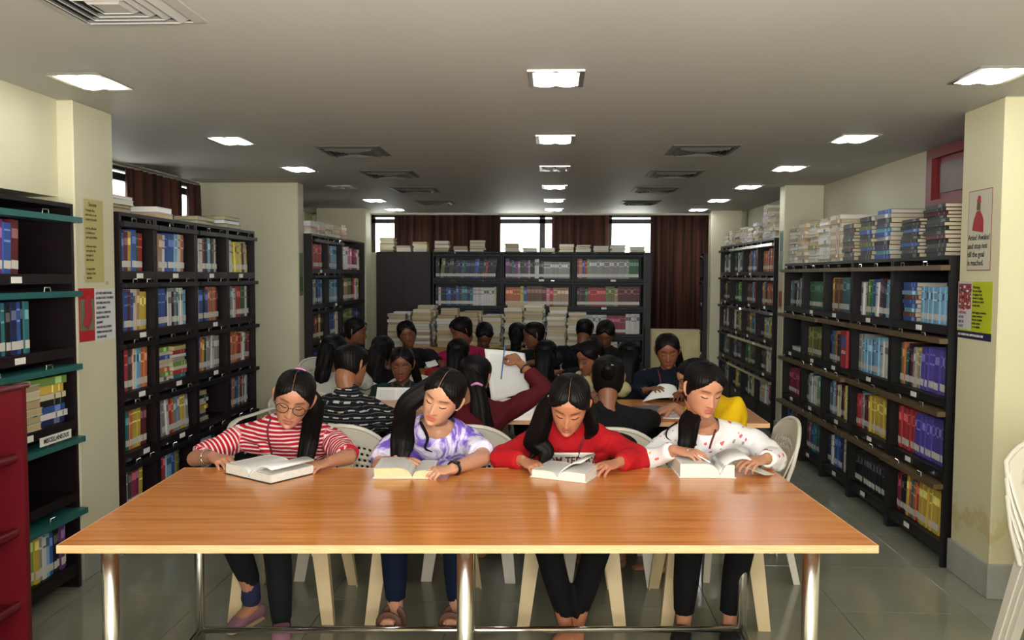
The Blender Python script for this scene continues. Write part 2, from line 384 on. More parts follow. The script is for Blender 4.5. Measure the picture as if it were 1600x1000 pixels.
# ------------------------------------------------------------------ ceiling lights and vents
def ceiling_light(x, y, lab, on=True):
    t_ = thing('ceiling_light', lab, 'ceiling light', (x, y, ZC), 0, 'recessed square ceiling lights')
    f = MB(); w, l, b = .24, .29, .022
    f.box((0, -l/2+b/2, -.004), (w, b, .008)); f.box((0, l/2-b/2, -.004), (w, b, .008)); f.box((-w/2+b/2, 0, -.004), (b, l-2*b, .008)); f.box((w/2-b/2, 0, -.004), (b, l-2*b, .008))
    f.build('frame', 'chrome', t_)
    for sx_ in (-.048, .048):
        m = MB(); m.loft([(sx_, -.112, -.006), (sx_, .112, -.006)], [(.043, .009)]*2, ref=(0, 0, 1), n=10); m.build('lamp_tube', 'lamp_glow' if on else 'lamp_off', t_, smooth=True)
    return t_
LX = [-2.051, .004, 1.83]; LY = [3.652, 5.263, 6.68, 8.057, 9.49, 10.8]
cn = ['left row', 'middle row', 'right row']; rn = ['nearest the camera', 'second from the camera', 'third from the camera', 'fourth from the camera', 'fifth from the camera', 'farthest, by the windows']
for k in range(3):
    for j in range(6):
        off = (k, j) in ((0, 3), (1, 2))
        ceiling_light(LX[k], LY[j], '%s recessed ceiling light, %s, %s' % ('unlit' if off else 'glowing', cn[k], rn[j]), not off)
def vent(x, y, lab, s=.44, near=False):
    t_ = thing('ceiling_vent', lab, 'vent', (x, y, ZC), 0, 'square ceiling air vents')
    bx((-s/2+.03, -s/2+.03, -.003), (s/2-.03, s/2-.03, 0)).build('backing', 'vent_dark', t_)
    def sq(r0, r1, z0, z1):
        m = MB(); V = []
        for r, z in ((r0, z0), (r1, z1), (r1, z1+.004), (r0, z0+.004)):
            V += [(-r, -r, z), (r, -r, z), (r, r, z), (-r, r, z)]
        F = []
        for k in range(4):
            k2 = (k+1) % 4
            for j in range(4): F.append((k*4+j, k*4+(j+1) % 4, k2*4+(j+1) % 4, k2*4+j))
        m.add(V, F); return m
    mm = 'vent_metal' if near else 'vent_grey'
    sq(s/2, s/2-.035, -.004, -.012).build('frame', mm, t_)
    for q, r in enumerate((.175, .14, .105, .07)): sq(r, r-.022, -.004, -.024).build('louvre', mm, t_)
    bx((-.04, -.04, -.02), (.04, .04, -.016)).build('louvre', mm, t_)
vent(-1.39, 2.60, 'large pale square air vent at the top left corner', near=True)
for y, a in ((5.74, 'nearest of the grey ones'), (7.03, 'second of the grey ones'), (8.32, 'third of the grey ones'), (9.77, 'farthest from the camera')):
    vent(-1.38, y, 'dark louvred ceiling vent left of the lights, '+a); vent(.99, y, 'dark louvred ceiling vent right of the lights, '+a)

# ================================================================== BOOKS
BOOKS = []   # every book is collected first; the 300 largest in view become objects
PAL = dict(r='#a82024', cr='#8c1a3a', dr='#5e1820', o='#b8642a', y='#c8a818', ly='#d2c23a', g='#1d6238', lg='#6f9a3a', ol='#6a7028', te='#1f6a72', lt='#3f8fa0', b='#1f4f9a', lb='#6fa8c8', n='#1b2650',
           pu='#4a3a98', v='#6a2a6e', m='#7a1550', w='#c9c9c4', gy='#8a8a86', dg='#3a3d3c', k='#16161a', br='#6a4428', t='#a88a60', cre='#c8bc98', p='#c87888')
NAMES = dict(r='red', cr='crimson', dr='dark maroon', o='orange', y='yellow', ly='lemon yellow', g='green', lg='light green', ol='olive', te='teal', lt='pale teal', b='blue', lb='pale blue', n='navy',
             pu='violet blue', v='purple', m='magenta', w='white', gy='grey', dg='charcoal', k='black', br='brown', t='tan', cre='cream', p='pink')
def jit(c, a=.12):
    g_ = sum(c)/3; c = tuple(x*.84+g_*.16 for x in c); k = 1+rnd.uniform(-a, a); return tuple(min(1, max(0, x*k*(1+rnd.uniform(-a/3, a/3)))) for x in c)
def add_book(origin, ax, dep, up, tk, hh, dd, code, where, tagband=True, order=None, faceout='spine', group=None):
    """origin = bottom centre of the visible face; ax = thickness direction, dep = into the shelf, up = height direction"""
    A = np.array(tuple(ax)); D = np.array(tuple(dep)); U = np.array(tuple(up)); O = np.array(tuple(origin))
    cen = O+U*hh/2+D*dd/2
    pts = [project(Vector(tuple(O+A*sx*tk/2+U*sz*hh+D*sy*dd))) for sx in (-1, 1) for sy in (0, 1) for sz in (0, 1)]
    xs = [p[0] for p in pts]; ys = [p[1] for p in pts]
    vis = max(0, min(1600, max(xs))-max(0, min(xs)))*max(0, min(1000, max(ys))-max(0, min(ys)))
    BOOKS.append(dict(O=O, A=A, D=D, U=U, t=tk, h=hh, d=dd, code=code, where=where, tag=tagband, order=order, face=faceout, area=vis, group=group, col=jit(lin(PAL[code]))))
def book_geo(b, cover, pages, label):
    O, A, D, U, t, h, d = (b[k] for k in 'OADUthd'); col = b['col']; R = np.stack([A, D, U], 1)
    if np.linalg.det(R) < 0: A = -A; R = np.stack([A, D, U], 1)
    def B(mb, x0, x1, y0, y1, z0, z1, c_):
        ctr = O+A*(x0+x1)/2+D*(y0+y1)/2+U*(z0+z1)/2; mb.box(ctr, (x1-x0, y1-y0, z1-z0), rot=R, col=c_)
    cv = min(.0025, t*.15); pg = lin('#b9ae92') if b['code'] not in ('w', 'cre') else lin('#d4d0c4')
    if b['face'] == 'spine':
        lum = sum(col); ink = tuple(x*.25 for x in col) if lum > 1.1 else tuple(min(1, x*2.2+.12) for x in col)
        B(cover, -t/2, -t/2+cv, 0, d, 0, h, col); B(cover, t/2-cv, t/2, 0, d, 0, h, col)
        # spine, split into printed bands
        zs = [0, .62*h, .66*h, .84*h, .87*h, h]; cs = [col, ink, col, ink, col] if b['seed'] > .5 else [col, col, ink, col, col]
        for k in range(5): B(cover, -t/2+cv, t/2-cv, -.0008 if cs[k] is ink else 0, cv*1.2, zs[k], zs[k+1], cs[k] if k != 2 or cs[k] is col else ink)
        if label is not None and b['tag']: B(label, -t/2+.0005, t/2-.0005, -.0016, -.0004, .022, .022+min(.04, .16*h), lin('#c8c6bc'))
        B(pages, -t/2+cv, t/2-cv, cv*1.2, d-.004, .003, h-.004, pg)
    else:   # fore-edge outwards: pages seen
        B(cover, -t/2, -t/2+cv, 0, d, 0, h, col); B(cover, t/2-cv, t/2, 0, d, 0, h, col); B(cover, -t/2+cv, t/2-cv, d-cv, d, 0, h, col)
        B(pages, -t/2+cv, t/2-cv, .003, d-cv, .003, h-.003, jit(lin(('#c9bd93', '#b5a06c', '#cfccc2', '#a3906a', '#c8c2a8')[int(b['seed']*4.99)]), .12))
class Shelf:
    """local frame of a bookcase: o = left front bottom corner seen by a viewer, ax = to the viewer's right, dep = inwards"""
    def __init__(s, o, ax, dep): s.o = Vector(o); s.ax = Vector(ax); s.dep = Vector(dep); s.R = np.stack([np.array(ax, float), np.array(dep, float), np.array((0, 0, 1.))], 1)
    def p(s, x, y, z): return s.o+s.ax*x+s.dep*y+Vector((0, 0, z))
    def box(s, mb, x0, x1, y0, y1, z0, z1, **k):
        R = s.R if np.linalg.det(s.R) > 0 else s.R*np.array([-1, 1, 1]); mb.box(s.p((x0+x1)/2, (y0+y1)/2, (z0+z1)/2), (x1-x0, y1-y0, z1-z0), rot=R, **k)
def fill_row(sh, x0, x1, z, zmax, codes, where, lean=0, fillfrac=1.0, setback=.05, hrange=(.2, .25), tr=(.018, .034)):
    """codes: 'r3 b2 ...' in order from the viewer's left"""
    x = x0; seq = []
    for tok in codes.split():
        c_ = tok.rstrip('0123456789'); n_ = int(tok[len(c_):] or 1); seq += [c_]*n_
    tot = (x1-x0)*fillfrac; base = tot/max(1, len(seq))
    if base > tr[1]*1.15:
        rep = max(2, round(base/(tr[1]*.95))) if len(seq) > 2 else max(2, round(base/tr[1]))
        run = [sum(1 for z_ in range(max(0, q-3), min(len(seq), q+4)) if seq[z_] == seq[q]) for q in range(len(seq))]
        seq = [(c_ if (q == 0 or run[j_] >= 3 or rnd.random() < .35) else rnd.choice(('w', 'gy', 'k', 'b', 'n', 'dr', 'cre', 'te', 'dg', 'o', 'lb', 'y', 'r', 'g'))) for j_, c_ in enumerate(seq) for q in range(rep)]; base = tot/len(seq)
    th0 = min(tr[1]*1.25, max(tr[0], base))
    prev = None; hh = None
    for k, c_ in enumerate(seq):
        same = c_ == prev; tk = th0*(1 if same else rnd.uniform(.75, 1.2))
        if not same or hh is None: hh = min(zmax-z-.012, rnd.uniform(*hrange))
        else: hh = min(zmax-z-.012, hh+rnd.uniform(-.001, .001))
        prev = c_
        if x+tk > x1: break
        ang = lean if k > 1 else 0
        if abs(ang) > 0: tkx = tk/math.cos(ang)+.001
        else: tkx = tk+.0008
        up = sh.ax*math.sin(ang)+Vector((0, 0, math.cos(ang))); ax = sh.ax*math.cos(ang)-Vector((0, 0, math.sin(ang)))
        if x+tkx+hh*math.sin(abs(ang)) > x1+.001: break
        xo = x+tkx/2+(hh*math.sin(-ang) if ang < 0 else 0)
        o_ = sh.p(xo, setback+rnd.uniform(-.006, .008), z+.0008+abs(math.sin(ang))*tk/2)
        add_book(o_, ax, sh.dep, up, tk, hh, min(.17, hh*.72), c_, where, order=k); x += tkx
def stack_books(sh, x, z, n, codes, where, w=.24, setback=.03, th=(.022, .04), face='fore', dd=.17, zmax=9, jitx=.008):
    zz = z; cs = codes.split()
    for k in range(n):
        tk = rnd.uniform(*th)
        if zz+tk > zmax: break
        ww = w*rnd.uniform(.9, 1.02); fo = face if face != 'mix' else ('fore' if rnd.random() < .6 else 'spine')
        a = rnd.uniform(-.05, .05); axd = (sh.ax*math.cos(a)+sh.dep*math.sin(a)); dep = (sh.dep*math.cos(a)-sh.ax*math.sin(a))
        # lying: thickness is vertical, height runs along the shelf
        o_ = sh.p(x+rnd.uniform(-jitx, jitx), setback+rnd.uniform(-.008, .008), zz+tk/2)-axd*ww/2
        add_book(o_, Vector((0, 0, 1)), dep, axd, tk-.0006, ww, dd*rnd.uniform(.92, 1.05), cs[k % len(cs)] if len(cs) <= n else rnd.choice(cs), where, tagband=False, order=k, faceout=fo)
        zz += tk
    return zz

def bookcase(name_label, sh, width, depth, H, nrow, base, frame_mat, lip_mat=None, lip_out=.0, handles=True, back=True, cards=True, band=.05, thick=.022):
    """one free-standing steel bookcase unit; returns list of (z, ztop) openings from the TOP row down"""
    t_ = thing('bookcase', name_label, 'bookcase')
    def pt(nm, mat, *bxs):
        m = MB()
        for b_ in bxs: sh.box(m, *b_)
        return m.build(nm, mat, t_)
    T = thick
    pt('side_panel', frame_mat, (0, T, 0, depth, 0, H)); pt('side_panel', frame_mat, (width-T, width, 0, depth, 0, H))
    if back: pt('back_panel', frame_mat, (T, width-T, depth-.01, depth, base, H-.004))
    pt('top_panel', frame_mat, (T, width-T, 0, depth, H-.02, H))
    pitch = (H-base)/nrow; opens = []
    pt('kick_plate', frame_mat, (T, width-T, .01, .03, .06 if base > .1 else .03, base))
    for r in range(nrow):
        z0 = H-(r+1)*pitch
        pt('shelf_board', frame_mat, (T, width-T, .012, depth-.011, z0, z0+.014))
        top = z0+pitch
        # band under the opening (front rail that carries handle and card)
        if r < nrow-1: pt('shelf_rail', frame_mat, (T, width-T, 0, .012, z0-.03, z0+.016))
        fo_ = rnd.uniform(.75, 1.15)
        if lip_mat:
            lo = pt('door_flap', lip_mat, (.004, width-.004, -lip_out*fo_, .08, top-band-.027, top-band))
            if handles:
                hb = MB()
                for fx in (.3, .7):
                    hx = width*fx-.02
                    P = [sh.p(hx, -lip_out*.6, top-band+.0), sh.p(hx+.004, -lip_out*.6, top-band+.02), sh.p(hx+.045, -lip_out*.6, top-band+.02), sh.p(hx+.05, -lip_out*.6, top-band)]
                    h1 = MB(); h1.loft(P, [.0035]*4, n=6, sub=1); h1.build('handle', 'chrome_bright', lo)
        if cards and rnd.random() < .7:
            cx_ = width*rnd.uniform(.35, .55); pt('label_card', 'card', (cx_, cx_+.07, -.003, -.0005, z0-.024, z0+.004))
        opens.append((z0+.0145, top-band-.026 if lip_mat else top-.02))
    return t_, opens

FAKE = []
# ---- right bookcases, nearest first (viewer looks to +X: left hand is the FAR end)
R1Y = [4.50, 5.26, 5.95, 6.55, 7.10, 7.66]
bayname = ['nearest right bookcase', 'second right bookcase', 'third right bookcase', 'fourth right bookcase', 'fifth right bookcase']
R1 = [
 [('S', 'b2 br lb8'), 'g2 k2 y pu8', 'r4 pu9', 'cr k2 o2 y6 w'],
 ['v w lg b w n lb br2', 'gy lb2 b lb w3', 'r te dr o y6', 'k8 ly2'],
 ['o br2 te4', 'k ol k dg k ol', 'gy lb cre ly2 y', 'n w b2 n y2'],
 ['g8', 'ol7', 'g w2 lg lb w', 'te b te g y n'],
 ['gy k w gy br gy', '', 'cr4 br', 'b te br dr3'],
]
for i in range(5):
    y0, y1 = R1Y[i], R1Y[i+1]
    sh = Shelf((2.08, y1-.002, 0), (0, -1, 0), (1, 0, 0))
    Wd = y1-y0-.004
    bc, ops = bookcase(['black steel bookcase with olive flap edges against near right pillar', 'black bookcase second from the near right pillar, black books on bottom shelf',
        'black bookcase third from near right pillar, with big red book', 'black bookcase fourth from near right pillar, with matching green books', 'black bookcase fifth from near right pillar, before the middle pillar'][i],
        sh, Wd, .36, 1.665, 4, .11, 'black_steel', 'olive_steel', .055 if i != 1 else .035)
    for r, (z0, z1) in enumerate(ops):
        where = '%s shelf of %s' % (ORD[r], bayname[i]); row = R1[i][r]
        if isinstance(row, tuple):
            zt = stack_books(sh, .15, z0, 9, 'b br lb b', where+', lying', .2, .05, (.022, .028), 'spine', zmax=z1)
            fill_row(sh, .30, Wd-.03, z0, z1, 'lb8', where, 0, 1, .05, (.2, .215)); continue
        if not row:
            stack_books(sh, .2, z0, 1, 'w', where, .24, .05); continue
        fill_row(sh, .03, Wd-(.03 if (i, r) != (2, 1) else .17), z0, z1, row, where, rnd.choice((0, 0, .07)) if (i, r) != (2, 1) else 0, 1, .05, (.215, .255) if i < 3 else (.2, .25))
    # stacks on top
    n = 0; ztop = 1.667
    if i == 0: specs = [(.17, 11, 'k dg k b', .25), (.50, 13, 'k k dg k dr k', .27)]
    elif i == 1: specs = [(.16, 10, 'dg k b ol', .22), (.44, 11, 'b lt n k gy', .24)]
    elif i == 2: specs = [(.14, 12, 'cre t cre', .22), (.42, 10, 'dg dg k br dg', .22)]
    elif i == 3: specs = [(.13, 12, 'cre ol cre', .2), (.4, 12, 'w w w', .22)]
    else: specs = [(.12, 11, 'te w k gy', .2), (.38, 12, 'cre t', .2)]
    for xx, n_, cs, w_ in specs:
        stack_books(sh, xx, ztop, n_, cs, '%s stack on top of %s' % ('left' if xx < .25 else 'right', bayname[i]), w_, .03, (.022, .034) if i else (.018, .024), 'spine' if i < 3 else 'mix', dd=.25, jitx=.012)
# ---- far right bookcases
R2Y = [8.3, 8.98, 9.65, 10.3, 10.93]
R2N = ['nearest of the far right bookcases', 'second far right bookcase', 'third far right bookcase', 'fourth far right bookcase']
R2 = [['o3 t o2 w o', 'b w n o w t lb', 'n y lb ly te w', 'g dg g w3', 'cre y w r cre'],
      ['n k b gy r k', 'br k', 'br gy te w te', 'g lg k g', 'te w b y t w'],
      ['g w te g w', 'k g lg2 dg', 'w lg w te', 'b n k y', 'k y g te'],
      ['w g w lb gy', 'dg k dg', 'w dr br gy', 'k br gy', 'n te w']]
for i in range(4):
    y0, y1 = R2Y[i], R2Y[i+1]; sh = Shelf((2.15, y1-.002, 0), (0, -1, 0), (1, 0, 0)); Wd = y1-y0-.004
    if i == 3: sh = Shelf((2.15, 10.93, 0), (0, -1, 0), (1, 0, 0)); Wd = .625
    bc, ops = bookcase('tall black bookcase with many chrome handles beyond middle right pillar, %s from the pillar' % ORD[i], sh, Wd, .33, 1.93, 5, .22, 'black_steel', 'chrome' if i < 3 else 'black_steel', .03)
    for r, (z0, z1) in enumerate(ops):
        fill_row(sh, .03, Wd-.03, z0, z1, R2[i][r], '%s shelf of %s' % (ORD[r], R2N[i]), rnd.choice((0, .06)), .95, .05, (.2, .24), (.02, .06))
    for xx, n_ in ([(.15, 13), (.42, 10)] if i == 0 else [(.15, 6), (.42, 7)]):
        stack_books(sh, xx, 1.932, n_, rnd.choice(['w gy w', 'cre w t', 'w cre dg']), 'stack on top of '+R2N[i], .21, .04, (.02, .034), 'mix')
sh = Shelf((1.98, 11.43, 0), (0, -1, 0), (1, 0, 0))
bc, ops = bookcase('narrow dark bookcase behind the far right pillar by the window', sh, .26, .4, 1.85, 5, .2, 'maroon_dark_steel', 'black_steel', .02)
for r, (z0, z1) in enumerate(ops): fill_row(sh, .03, .23, z0, z1, rnd.choice(('w2 gy', 'gy k w', 'y w gy')), 'shelf behind far right pillar', 0, .8, .05, (.2, .24), (.03, .06))
# ---- left: near case with teal flaps (viewer looks to -X: left hand is the NEAR end)
sh = Shelf((-2.33, 3.06, 0), (0, 1, 0), (-1, 0, 0)); Wd = .905
bc, ops = bookcase('dark maroon bookcase with teal flap edges at the left edge', sh, Wd, .34, 1.885, 5, .11, 'maroon_dark_steel', 'teal_steel', .045, band=.065)
L1 = ['k gy v b w dr n m', 'n k lb dr m cr b n k n te', None, 'k ly g k', 'b n te3 lg y w b k2 pu2']
LN = 'nearest left bookcase'
for r, (z0, z1) in enumerate(ops):
    where = '%s shelf of %s' % (ORD[r], LN)
    if r == 0: fill_row(sh, .22, .55, z0, z1, 'k w dr gy v b dr m', where, .05, 1, .04, (.22, .25), (.02, .045))
    if r == 1: fill_row(sh, .20, .62, z0, z1, 'n lb m cr dr b n te k n b k te', where, 0, 1, .04, (.22, .25), (.02, .03))
    if r == 2:
        stack_books(sh, .52, z0, 6, 'w gy w t w', where+', left pile', .26, .02, (.03, .045), 'fore', zmax=z1)
        stack_books(sh, .73, z0, 7, 'n w b k cre y lg', where+', right pile', .26, .03, (.025, .04), 'spine', zmax=z1-.01)
    if r == 3: fill_row(sh, .44, .6, z0, z1, 'k dr lg y k', where, 0, 1, .05, (.2, .26), (.02, .03))
    if r == 4: fill_row(sh, .40, .86, z0, z1, 'b n te2 te lg y gy w lb b k k v pu k', where, 0, 1, .03, (.2, .26), (.018, .035))
card = MB(); sh.box(card, .52, .76, -.052, -.049, 1.885-2*.355-.355-.0-.046, 1.885-3*.355-.006)
zc_ = 1.885-3*.355-.026
sg = card.build('sign_strip', 'card', bc); sg['label'] = 'white lettered shelf label strip'
# lettering on the strip (reads along +Y, faces +X)
mt = Matrix(((0, 0, 1, -2.33+.0535), (1, 0, 0, 3.06+.64), (0, 1, 0, zc_), (0, 0, 0, 1)))
add_text('lettering', 'MISCELLANEOUS', .030, 'ink', sg, mt, .0004, bold=.0006, sx=.85)
# ---- left second run
L2Y = [4.43, 4.84, 5.40, 5.94, 6.49]
L2N = ['first long left bookcase', 'second long left bookcase', 'third long left bookcase', 'fourth long left bookcase']
L2 = [['gy b dr y b g r', 'o b2 t y', 'w r2 lb o', 'y2 te o y3 dr2', 'gy2 dg cr m y'],
      ['w cre t w b3 lb w o n', 'b3 n w gy w lg', None, 'w gy w o lb y gy', 'gy r lb b ol'],
      ['gy dr w k k cre', 'r b k o te cr', 'w b y gy w gy', None, 'gy w'],
      ['w2 ly3 dr cre', 'n te w r g w', 'w o r w', 'b w o dg b dr m w', 'gy w']]
for i in range(4):
    y0, y1 = L2Y[i], L2Y[i+1]; sh = Shelf((-2.35, y0+.002, 0), (0, 1, 0), (-1, 0, 0)); Wd = y1-y0-.004
    bc, ops = bookcase(['dark bookcase beside the posters pillar, first of the long left run', 'dark bookcase second in the long left run with big blue books', 'dark bookcase third in the long left run with leaning books',
        'dark bookcase at the far end of long left run, with yellow books'][i], sh, Wd, .34, 1.885, 5, .2, 'maroon_dark_steel', 'black_steel', .03, band=.05)
    for r, (z0, z1) in enumerate(ops):
        where = '%s shelf of %s' % (ORD[r], L2N[i]); row = L2[i][r]
        if row is None:
            if i == 1:
                stack_books(sh, .14, z0, 8, 'w lg o y cre b', where+', left pile', .2, .04, (.022, .03), 'mix', zmax=z1)
                stack_books(sh, .38, z0, 8, 'te r y lg w', where+', right pile', .2, .04, (.022, .03), 'mix', zmax=z1)
            else: stack_books(sh, .14, z0, 8, 'w k cre y r', where+', pile', .2, .04, (.022, .03), 'mix', zmax=z1)
            continue
        fill_row(sh, .03, Wd-.03, z0, z1, row, where, rnd.choice((-.08, 0, .06)) if i else .04, .92 if r < 4 else .7, .04, (.21, .25), (.018, .045))
    # things on top
    if i == 0: stack_books(sh, .1, 1.887, 4, 'gy k w', 'stack on top of '+L2N[i], .22, .03, (.02, .03), 'fore')
    if i == 1: stack_books(sh, .2, 1.887, 2, 'w k', 'stack on top of '+L2N[i], .2, .03, (.03, .04), 'fore')
    if i == 2: stack_books(sh, .25, 1.887, 2, 'te te', 'stack on top of '+L2N[i], .3, .03, (.02, .03), 'mix')
    if i == 3: stack_books(sh, .16, 1.887, 3, 'te te te', 'stack on top of '+L2N[i], .28, .02, (.025, .03), 'fore')
# ---- left third run beyond middle pillar
L3Y = [7.87, 8.46, 9.02, 10.1]
for i in range(3):
    y0, y1 = L3Y[i], L3Y[i+1]; sh = Shelf((-2.30, y0+.002, 0), (0, 1, 0), (-1, 0, 0)); Wd = y1-y0-.004
    bc, ops = bookcase(['black bookcase just past the middle left pillar with red books', 'black bookcase second past the middle left pillar', 'open backed steel rack at the end past middle left pillar'][i], sh, Wd, .3, 1.94, 5, .2,
        'black_steel', 'black_steel' if i < 2 else None, .03, back=i < 2, cards=i < 2)
    for r, (z0, z1) in enumerate(ops):
        row = [['p r5 dr', 'k2', 'n k', 'b k', 'k'], ['gy br lb3', 'lb5', 'b2 t', 'k b', 'k'], ['gy w p2 cr gy', 'y t ol k w', 'ol3 n b', 'k', 'k']][i][r]
        fill_row(sh, .04, Wd-.04, z0, z1, row, '%s shelf of %s' % (ORD[r], ['first bookcase past middle left pillar', 'second bookcase past middle left pillar', 'open rack past middle left pillar'][i]), 0, .95, .04, (.23, .26), (.03, .085))
    for k in range(2 if i < 2 else 1):
        stack_books(sh, .16+.27*k, 1.942, 5 if i < 2 else 6, 'w cre p w', 'stack above rack past middle left pillar', .22, .02, (.02, .03), 'mix')
# ---- back bookcases (viewer looks to +Y)
BX = [-1.632, -.686, .271, 1.212]
BN = ['left back bookcase', 'middle back bookcase', 'right back bookcase']
BK = [['k ol k dg k n te n n b n dg k k dg', 'k n b n b te n w4 cre', 'b w b', 'w', 'w'],
      ['v dg v gy dg v k w k gy6', 'o4 ly b br4 dr p r t4', 'n', 'w', 'w'],
      ['br o b r lg gy16 g5', 'k dr k g r6 ol3 t dr7', 'k r dr w8 cr7 w5', 'b w', 'w']]
for i in range(3):
    sh = Shelf((BX[i]+.002, 11.2, 0), (1, 0, 0), (0, 1, 0)); Wd = BX[i+1]-BX[i]-.004
    bc, ops = bookcase('dark blue steel %s below the windows' % BN[i], sh, Wd, .22, 1.865, 5, .02, 'dark_blue_steel', 'dark_blue_steel', .012, band=.035)
    for r, (z0, z1) in enumerate(ops):
        if r > 3: continue
        fill_row(sh, .04, Wd-.05, z0, z1, BK[i][r], '%s shelf of %s' % (ORD[r], BN[i]), .12 if (i, r) == (0, 0) else 0, .98, .03, (.22, .27), (.02, .048))
    x_ = .12
    while x_ < Wd-.08:
        n_ = rnd.randint(2, 6) if i != 2 else rnd.randint(2, 4)
        stack_books(sh, x_, 1.867, n_, rnd.choice(('w cre w', 'cre w', 'ol w g', 'w ly w', 'gy t')), 'stack on top of '+BN[i], .2, .03, (.02, .032), 'fore'); x_ += rnd.uniform(.22, .27)
# dark plain panel: back of a bookcase turned away, books on it
cab = thing('cabinet', 'plain dark maroon steel cabinet left of the back bookcases', 'cabinet', (-2.0, 11.1, 0))
bx((-.37, -.0, 0), (.36, .25, 1.86)).build('body', 'maroon_dark_steel', cab)
bx((-.355, -.008, .05), (-.005, 0, 1.82)).build('door', 'maroon_dark_steel', cab); bx((.005, -.008, .05), (.345, 0, 1.82)).build('door', 'maroon_dark_steel', cab)
sh = Shelf((-2.37, 11.12, 0), (1, 0, 0), (0, 1, 0))
for x_, n_, cs in ((.13, 8, 'cre w'), (.36, 3, 'w cre'), (.58, 5, 'w ly w')): stack_books(sh, x_, 1.862, n_, cs, 'stack above the plain dark cabinet', .2, .03, (.02, .03), 'fore')
sp = thing('end_panel', 'dark upright end panel right of the back bookcases', 'panel', (1.255, 11.2, 0)); bx((-.035, 0, 0), (.04, .35, 1.865)).build('panel', 'maroon_dark_steel', sp); bx((-.03, -.01, .02), (.035, 0, 1.84)).build('edge_strip', 'black_steel', sp)
bd = thing('noticeboard', 'blank cream board leaning below the right back curtain', 'board', (1.65, 11.3, 0)); bx((-.32, 0, .02), (.31, .02, .815)).build('panel', 'board', bd)
fr = MB()
for a, b in (((-.33, -.005, 0), (-.30, .025, .83)), ((.29, -.005, 0), (.32, .025, .83)), ((-.30, -.005, 0), (.29, .025, .025)), ((-.30, -.005, .805), (.29, .025, .83))): bx(a, b, fr)
fr.build('frame', 'beige_plastic', bd)
# table of stacked books at the back
stt = thing('table', 'brown wooden table loaded with book stacks before the back bookcases', 'table', (-.78, 9.65, 0))
bx((-1.16, -.28, .70), (1.16, .3, .735)).build('tabletop', 'wood_table', stt); bx((-1.12, -.25, .25), (1.12, -.235, .70)).build('modesty_panel', 'wood_table', stt)
for sx_ in (-1.1, 1.1):
    for sy_ in (-.22, .25): bx((sx_-.025, sy_-.025, 0), (sx_+.025, sy_+.025, .70)).build('leg', 'wood_table', stt)
sh = Shelf((-1.92, 9.4, 0), (1, 0, 0), (0, 1, 0))
sx_ = [(.14, 12, 'w gy w'), (.42, 13, 'w b te w r w b'), (.70, 11, 'cre t cre'), (.96, 12, 'w cre t'), (1.22, 11, 'cre w'), (1.47, 14, 'cre w t'), (1.70, 15, 'w t cre'), (1.95, 12, 'w cre w'), (2.18, 10, 'cre cre t')]
for q, (x_, n_, cs) in enumerate(sx_):
    stack_books(sh, x_, .7355, n_, cs, '%s stack from left on the back table' % ORD[q], .215, .02, (.028, .036), 'fore', dd=.2)
    stack_books(sh, x_+.02, .7355, n_+rnd.randint(0, 2), cs, 'rear stack on the back table', .215, .25, (.028, .036), 'fore', dd=.2)
zt = .7355+13*.033
# ---- maroon rack at the left edge: its far end panel closes the frame edge
mr = thing('maroon_rack', 'low glossy maroon steel book rack at the left edge', 'rack')
sh = Shelf((-1.965, 2.05, 0), (0, 1, 0), (-1, 0, 0)); Wd = .96
def rp(nm, mat, *b_):
    m = MB(); sh.box(m, *b_); return m.build(nm, mat, mr)
rp('side_panel', 'maroon_steel', Wd-.025, Wd, 0, .3, 0, 1.13); rp('side_panel', 'maroon_steel', 0, .025, 0, .3, 0, 1.13); rp('back_panel', 'maroon_steel', .025, Wd-.025, .29, .3, 0, 1.13)
m = MB(); m.loft([sh.p(-.01, .004, 1.13), sh.p(Wd+.01, .004, 1.13)], [(.012, .010)]*2, n=10, sub=1); m.build('top_rail', 'maroon_steel', mr, smooth=True)
for r_ in range(4):
    z0 = .01+.28*(r_); rp('shelf_board', 'maroon_steel', .025, Wd-.025, .035, .29, z0, z0+.015)
    m = MB(); m.loft([sh.p(.025, .034, z0+.012), sh.p(Wd-.027, .034, z0+.012)], [(.012, .018)]*2, n=10, sub=1); m.build('shelf_lip', 'maroon_steel', mr, smooth=True)
    fill_row(sh, .03, Wd-.30, z0+.016, z0+.27, 'b n lg k ly te b n lg k b w', '%s shelf from floor in the maroon rack' % ORD[r_], 0, 1, .06, (.18, .21), (.02, .04))

# ---- now make the books
for b in BOOKS: b['seed'] = rnd.random()
order = sorted(range(len(BOOKS)), key=lambda k: -BOOKS[k]['area'])
keep = set(order[:299])
used = {}
rest = MB()
for k, b in enumerate(BOOKS):
    if k in keep:
        cv, pg, lb = MB(), MB(), MB(); c0 = b['O'].copy(); b['O'] = np.zeros(3)
        book_geo(b, cv, pg, lb); b['O'] = c0
        o = cv.build('book', 'book_cover'); o.location = c0
        p = pg.build('page_block', 'book_cover', o)
        if lb.nv: lb.build('spine_label', 'book_cover', o)
        fat = 'thick' if b['t'] > .036 else ('slim' if b['t'] < .022 else '')
        lying = b['U'][2] < .5
        od = ORD[b['order']]
        lab = '%s %s book, %s, %s' % (fat, NAMES[b['code']], ('%s from bottom' if lying else '%s from left') % od, b['where'])
        lab = ' '.join(lab.split()).replace(', lying', '')
        n_ = used.get(lab, 0); used[lab] = n_+1
        tag(o, lab, 'book', b['where'].split(' of ')[-1]+' books' if 'stack' not in b['where'] else 'stacked books')
    else: book_geo(b, rest, rest, rest if b['area'] > 60 else None)
o = rest.build('books', 'book_cover'); tag(o, 'many more distant books on shelves, tops and the back table', 'books', kind='stuff')

